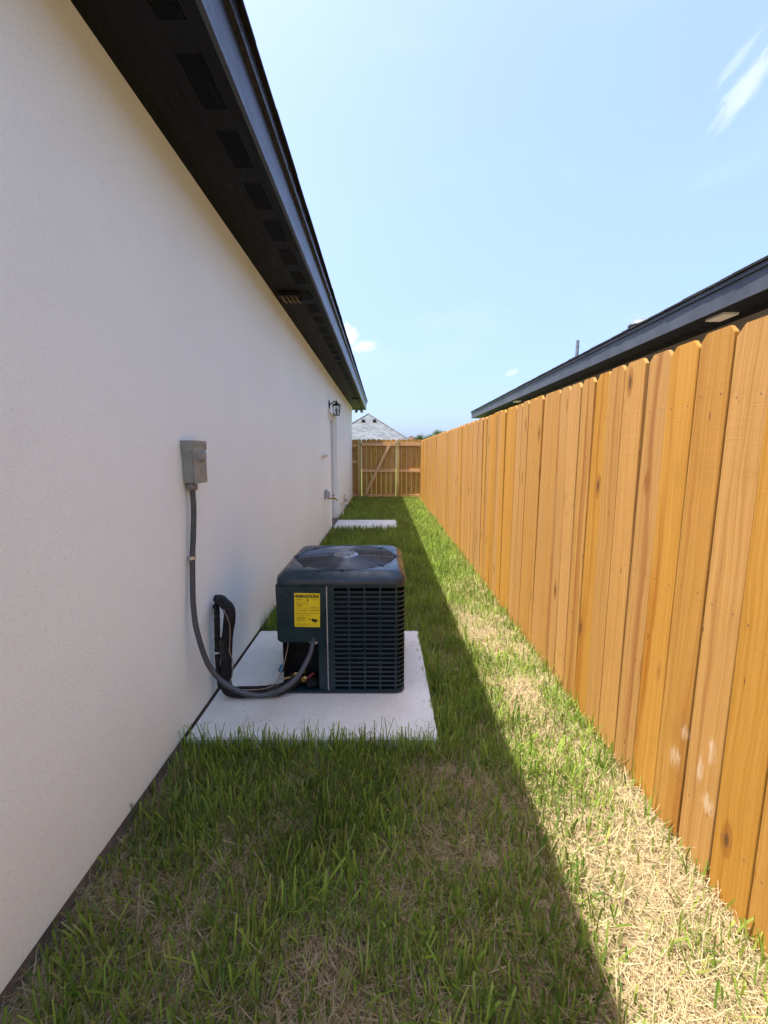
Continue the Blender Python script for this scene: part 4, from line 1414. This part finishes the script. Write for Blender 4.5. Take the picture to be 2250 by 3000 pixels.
def dryness(x, y):
    n = 0.6 * vnoise(x, y, 2.6, 1) + 0.4 * vnoise(x, y, 7, 2)
    near = 1 - sstep(2.9, 5.0, y + 1.2 * (vnoise(x, y, 1.6, 5) - 0.5))
    strip_ = sstep(0.52, 0.75, x) * (1 - sstep(3.4, 5.6, y))
    edge = 1 - sstep(0.03, 0.20, x - WX)
    mid = np.exp(-((x - 0.12) / 0.34) ** 2) * (1 - sstep(1.7, 2.3, y))
    lush = np.exp(-(((x + 0.42) / 0.36) ** 2 + ((y - 1.35) / 0.55) ** 2))
    d = near * (0.20 + 1.15 * (n - 0.5)) + 0.40 * strip_ + 0.16 * mid * near + 0.40 * edge * near - 0.22 * lush
    far = (1 - near) * (0.05 + 0.45 * (n - 0.5)) + 0.30 * sstep(0.9, 1.05, x) * (1 - near)
    return np.clip(d + far, 0.02, 0.98)


def scatter(x0, x1, y0, y1, dens):
    n = int((x1 - x0) * (y1 - y0) * dens)
    x = rng.uniform(x0, x1, n)
    y = rng.uniform(y0, y1, n)
    inpad = ((x < 0.272) & (y > 1.842) & (y < 3.096)) | ((x < 0.262) & (y > 7.524) & (y < 8.666))
    return x[~inpad], y[~inpad]


def make_blades(x, y, h, wd, lean, az, curl, tipw, col, tipcol, z0=0.0, segs=3):
    n = len(x)
    ts = np.linspace(0, 1, segs + 1)
    out = np.stack([np.cos(az), np.sin(az)], 1)
    wa = az + math.pi / 2 + rng.normal(0, 0.7, n)
    wv_ = np.stack([np.cos(wa), np.sin(wa)], 1)
    V = np.empty((n, (segs + 1) * 2, 3), np.float32)
    K = np.empty((n, (segs + 1) * 2, 3), np.float32)
    px = np.zeros(n)
    pz = np.zeros(n)
    for i, tt in enumerate(ts):
        if i:
            th_ = np.clip(lean + curl * tt, -0.2, 2.2)
            px = px + np.sin(th_) * h / segs
            pz = pz + np.cos(th_) * h / segs
        wdt = wd * (1 - (1 - tipw) * tt ** 1.6) * 0.5 * (0.75 + 0.25 * min(1, tt * 3))
        for s_, sg in ((0, -1), (1, 1)):
            V[:, i * 2 + s_, 0] = x + out[:, 0] * px + sg * wv_[:, 0] * wdt
            V[:, i * 2 + s_, 1] = y + out[:, 1] * px + sg * wv_[:, 1] * wdt
            V[:, i * 2 + s_, 2] = np.maximum(pz + z0, 0.003)
            K[:, i * 2 + s_] = col * (1 - tt) + tipcol * tt
    nvb = (segs + 1) * 2
    base = (np.arange(n) * nvb)[:, None, None]
    q = np.array([[2 * i, 2 * i + 1, 2 * i + 3, 2 * i + 2] for i in range(segs)])[None]
    F = (base + q).reshape(-1, 4)
    V[:, :, 0] = np.clip(V[:, :, 0], WX + 0.004, 1.13)
    return V.reshape(-1, 3), F, K.reshape(-1, 3)


def keep_from_fence(x, y):
    return x < fence_x(y) - 0.008


def join(parts, name, mat, label, cat):
    off = 0
    Vs, Fs, Ks = [], [], []
    for V, F, K in parts:
        Vs.append(V); Fs.append(F + off); Ks.append(K); off += len(V)
    me = blades_mesh(name, np.concatenate(Vs), np.concatenate(Fs), np.concatenate(Ks), mat)
    o = bpy.data.objects.new(name, me)
    C.objects.link(o)
    return tag(o, label, cat, kind='stuff')


GREEN = np.array([0.19, 0.31, 0.04])
LIME = np.array([0.37, 0.46, 0.085])
DARK = np.array([0.10, 0.20, 0.03])
TAN = np.array([0.45, 0.35, 0.18])
PALE = np.array([0.55, 0.455, 0.275])
BROWN = np.array([0.30, 0.19, 0.09])


def mixc(a, b, f):
    return a[None] * (1 - f[:, None]) + b[None] * f[:, None]


green, straw = [], []
# straw litter: dense, thin, lying criss-cross
for (ya, yb, dens, wmul, seed) in ((0.25, 2.2, 26000, 1.0, 11), (2.2, 4.4, 13000, 1.25, 12), (4.4, 12.9, 2600, 1.8, 13)):
    x, y = scatter(WX, 1.10, ya, yb, dens)
    d = dryness(x, y)
    k = (rng.random(len(x)) < 0.06 + 1.0 * d) & keep_from_fence(x, y)
    x, y, d = x[k], y[k], d[k]
    n = len(x)
    f = rng.random(n)
    col = mixc(TAN, PALE, f)
    br_ = rng.random(n) < 0.22
    col[br_] = mixc(BROWN, TAN, rng.random(br_.sum()))
    col *= rng.uniform(0.7, 1.12, (n, 1))
    ln = rng.gamma(3.0, 0.016, n) + 0.012
    straw.append(make_blades(x, y, ln * wmul ** 0.5, rng.uniform(0.0011, 0.0027, n) * wmul, rng.normal(1.42, 0.20, n), rng.uniform(0, 6.283, n), rng.normal(0.0, 0.35, n), 0.6, col, col, rng.uniform(0.003, 0.022, n), 2))
# short green blades and tall mown blades
for (ya, yb, dens, hmul, wmul) in ((0.25, 2.2, 12500, 1.0, 1.4), (2.2, 4.4, 11500, 1.05, 1.5), (4.4, 8.0, 9000, 1.15, 1.6), (8.0, 12.93, 6500, 1.25, 1.9)):
    x, y = scatter(WX + 0.01, 1.11, ya, yb, dens)
    d = dryness(x, y)
    cl = vnoise(x, y, 22, 9)
    k = (rng.random(len(x)) < (1.02 - 0.98 * d) * (0.5 + cl)) & keep_from_fence(x, y)
    x, y, d = x[k], y[k], d[k]
    n = len(x)
    tall = rng.random(n) < 0.30
    h = np.where(tall, rng.uniform(0.045, 0.115, n), rng.gamma(3.2, 0.0125, n) + 0.012) * hmul * (1.05 - 0.35 * d)
    wd = np.where(tall, rng.uniform(0.0035, 0.0062, n), rng.uniform(0.0022, 0.0045, n)) * wmul
    lean = np.where(tall, np.abs(rng.normal(0.26, 0.22, n)), np.abs(rng.normal(0.60, 0.40, n)))
    curl = np.where(tall, rng.normal(0.12, 0.25, n), rng.normal(0.35, 0.45, n))
    az = rng.uniform(0, 6.283, n)
    f = np.clip(rng.beta(1.6, 3.0, n) + 0.45 * d * (rng.random(n)) + 0.22 * np.clip((y - 3) / 5, 0, 1), 0, 1)
    col = mixc(GREEN, LIME, f) * rng.uniform(0.55, 1.3, (n, 1))
    dk = rng.random(n) < 0.25
    col[dk] = DARK[None] * rng.uniform(0.8, 1.3, (dk.sum(), 1))
    col *= (0.72 + 0.6 * vnoise(x, y, 4.5, 31))[:, None]
    h = h * (0.75 + 0.55 * vnoise(x, y, 6.0, 32))
    pale_base = mixc(LIME * 1.5, TAN, rng.random(n) * 0.6)
    base = col * 0.75 + pale_base * 0.25
    tip = col * 1.05
    browntip = rng.random(n) < 0.15
    tip[browntip] = tip[browntip] * 0.4 + TAN * 0.6
    green.append(make_blades(x, y, h, wd, lean, az, curl, np.where(tall, 0.72, 0.42), base, tip, 0.002))


def fringe(x, y, n, hlo, hhi, w_=(0.0035, 0.006)):
    f = rng.beta(1.5, 3, n)
    col = mixc(GREEN, LIME, f) * rng.uniform(0.7, 1.25, (n, 1))
    green.append(make_blades(x, y, rng.uniform(hlo, hhi, n), rng.uniform(*w_, n), np.abs(rng.normal(0.18, 0.2, n)), rng.uniform(0, 6.283, n), rng.normal(0.12, 0.28, n), 0.7, col * 0.9, col * 1.05, 0.002))


# unmown fringes against the pads, the wall and the fence
n = 420
fringe(rng.uniform(WX + 0.03, 0.36, n), 1.838 - np.abs(rng.normal(0, 0.055, n)), n, 0.07, 0.175)
n = 160
fringe(0.28 + np.abs(rng.normal(0, 0.03, n)), rng.uniform(1.8, 3.1, n), n, 0.05, 0.11)
n = 420
fringe(rng.uniform(WX + 0.03, 0.34, n), 7.518 - np.abs(rng.normal(0, 0.07, n)), n, 0.07, 0.17, (0.006, 0.010))
n = 150
fringe(rng.uniform(WX + 0.03, WX + 0.10, n), rng.uniform(3.12, 3.5, n), n, 0.08, 0.19)
n = 260
yy = np.where(rng.random(n) < 0.35, rng.uniform(0.6, 1.83, n), rng.uniform(3.11, 7.4, n))
fringe(rng.uniform(WX + 0.03, WX + 0.14, n), yy, n, 0.05, 0.12)
yy = rng.uniform(0.7, 6.0, 320)
fringe(fence_x(yy) - 0.012 - np.abs(rng.normal(0, 0.035, 320)), yy, 320, 0.05, 0.14)
# blades leaning over the pad's edges
n = 60
fringe(rng.uniform(0.266, 0.285, n), rng.uniform(1.9, 3.0, n), n, 0.06, 0.12)

# clippings blown onto the two slabs
for (x0_, x1_, y0_, y1_, zt_, n) in ((WX + 0.05, 0.25, 1.86, 3.05, 0.0625, 150), (WX + 0.05, 0.24, 7.54, 8.64, 0.0525, 90)):
    edge_ = rng.random(n) < 0.6
    x = np.where(edge_, np.where(rng.random(n) < 0.4, x1_ - np.abs(rng.normal(0, 0.05, n)), rng.uniform(x0_, x1_, n)), rng.uniform(x0_, x1_, n))
    y = np.where(edge_, y0_ + np.abs(rng.normal(0, 0.08, n)), rng.uniform(y0_, y1_, n))
    col = mixc(TAN, GREEN, (rng.random(n) < 0.4) * 0.8) * rng.uniform(0.5, 1.0, (n, 1))
    straw.append(make_blades(x, y, rng.uniform(0.008, 0.035, n), rng.uniform(0.0015, 0.003, n), np.full(n, 1.54), rng.uniform(0, 6.283, n), rng.normal(0, 0.02, n), 0.6, col, col, zt_, 2))

join(straw, 'dry_straw', M['straw'], 'dry tan clippings and dead grass lying over the ground', 'straw')
join(green, 'grass', M['grass'], 'green mown lawn grass between the house and the fence', 'grass')
print('tris approx', sum(len(p_[1]) for p_ in straw + green) * 2)
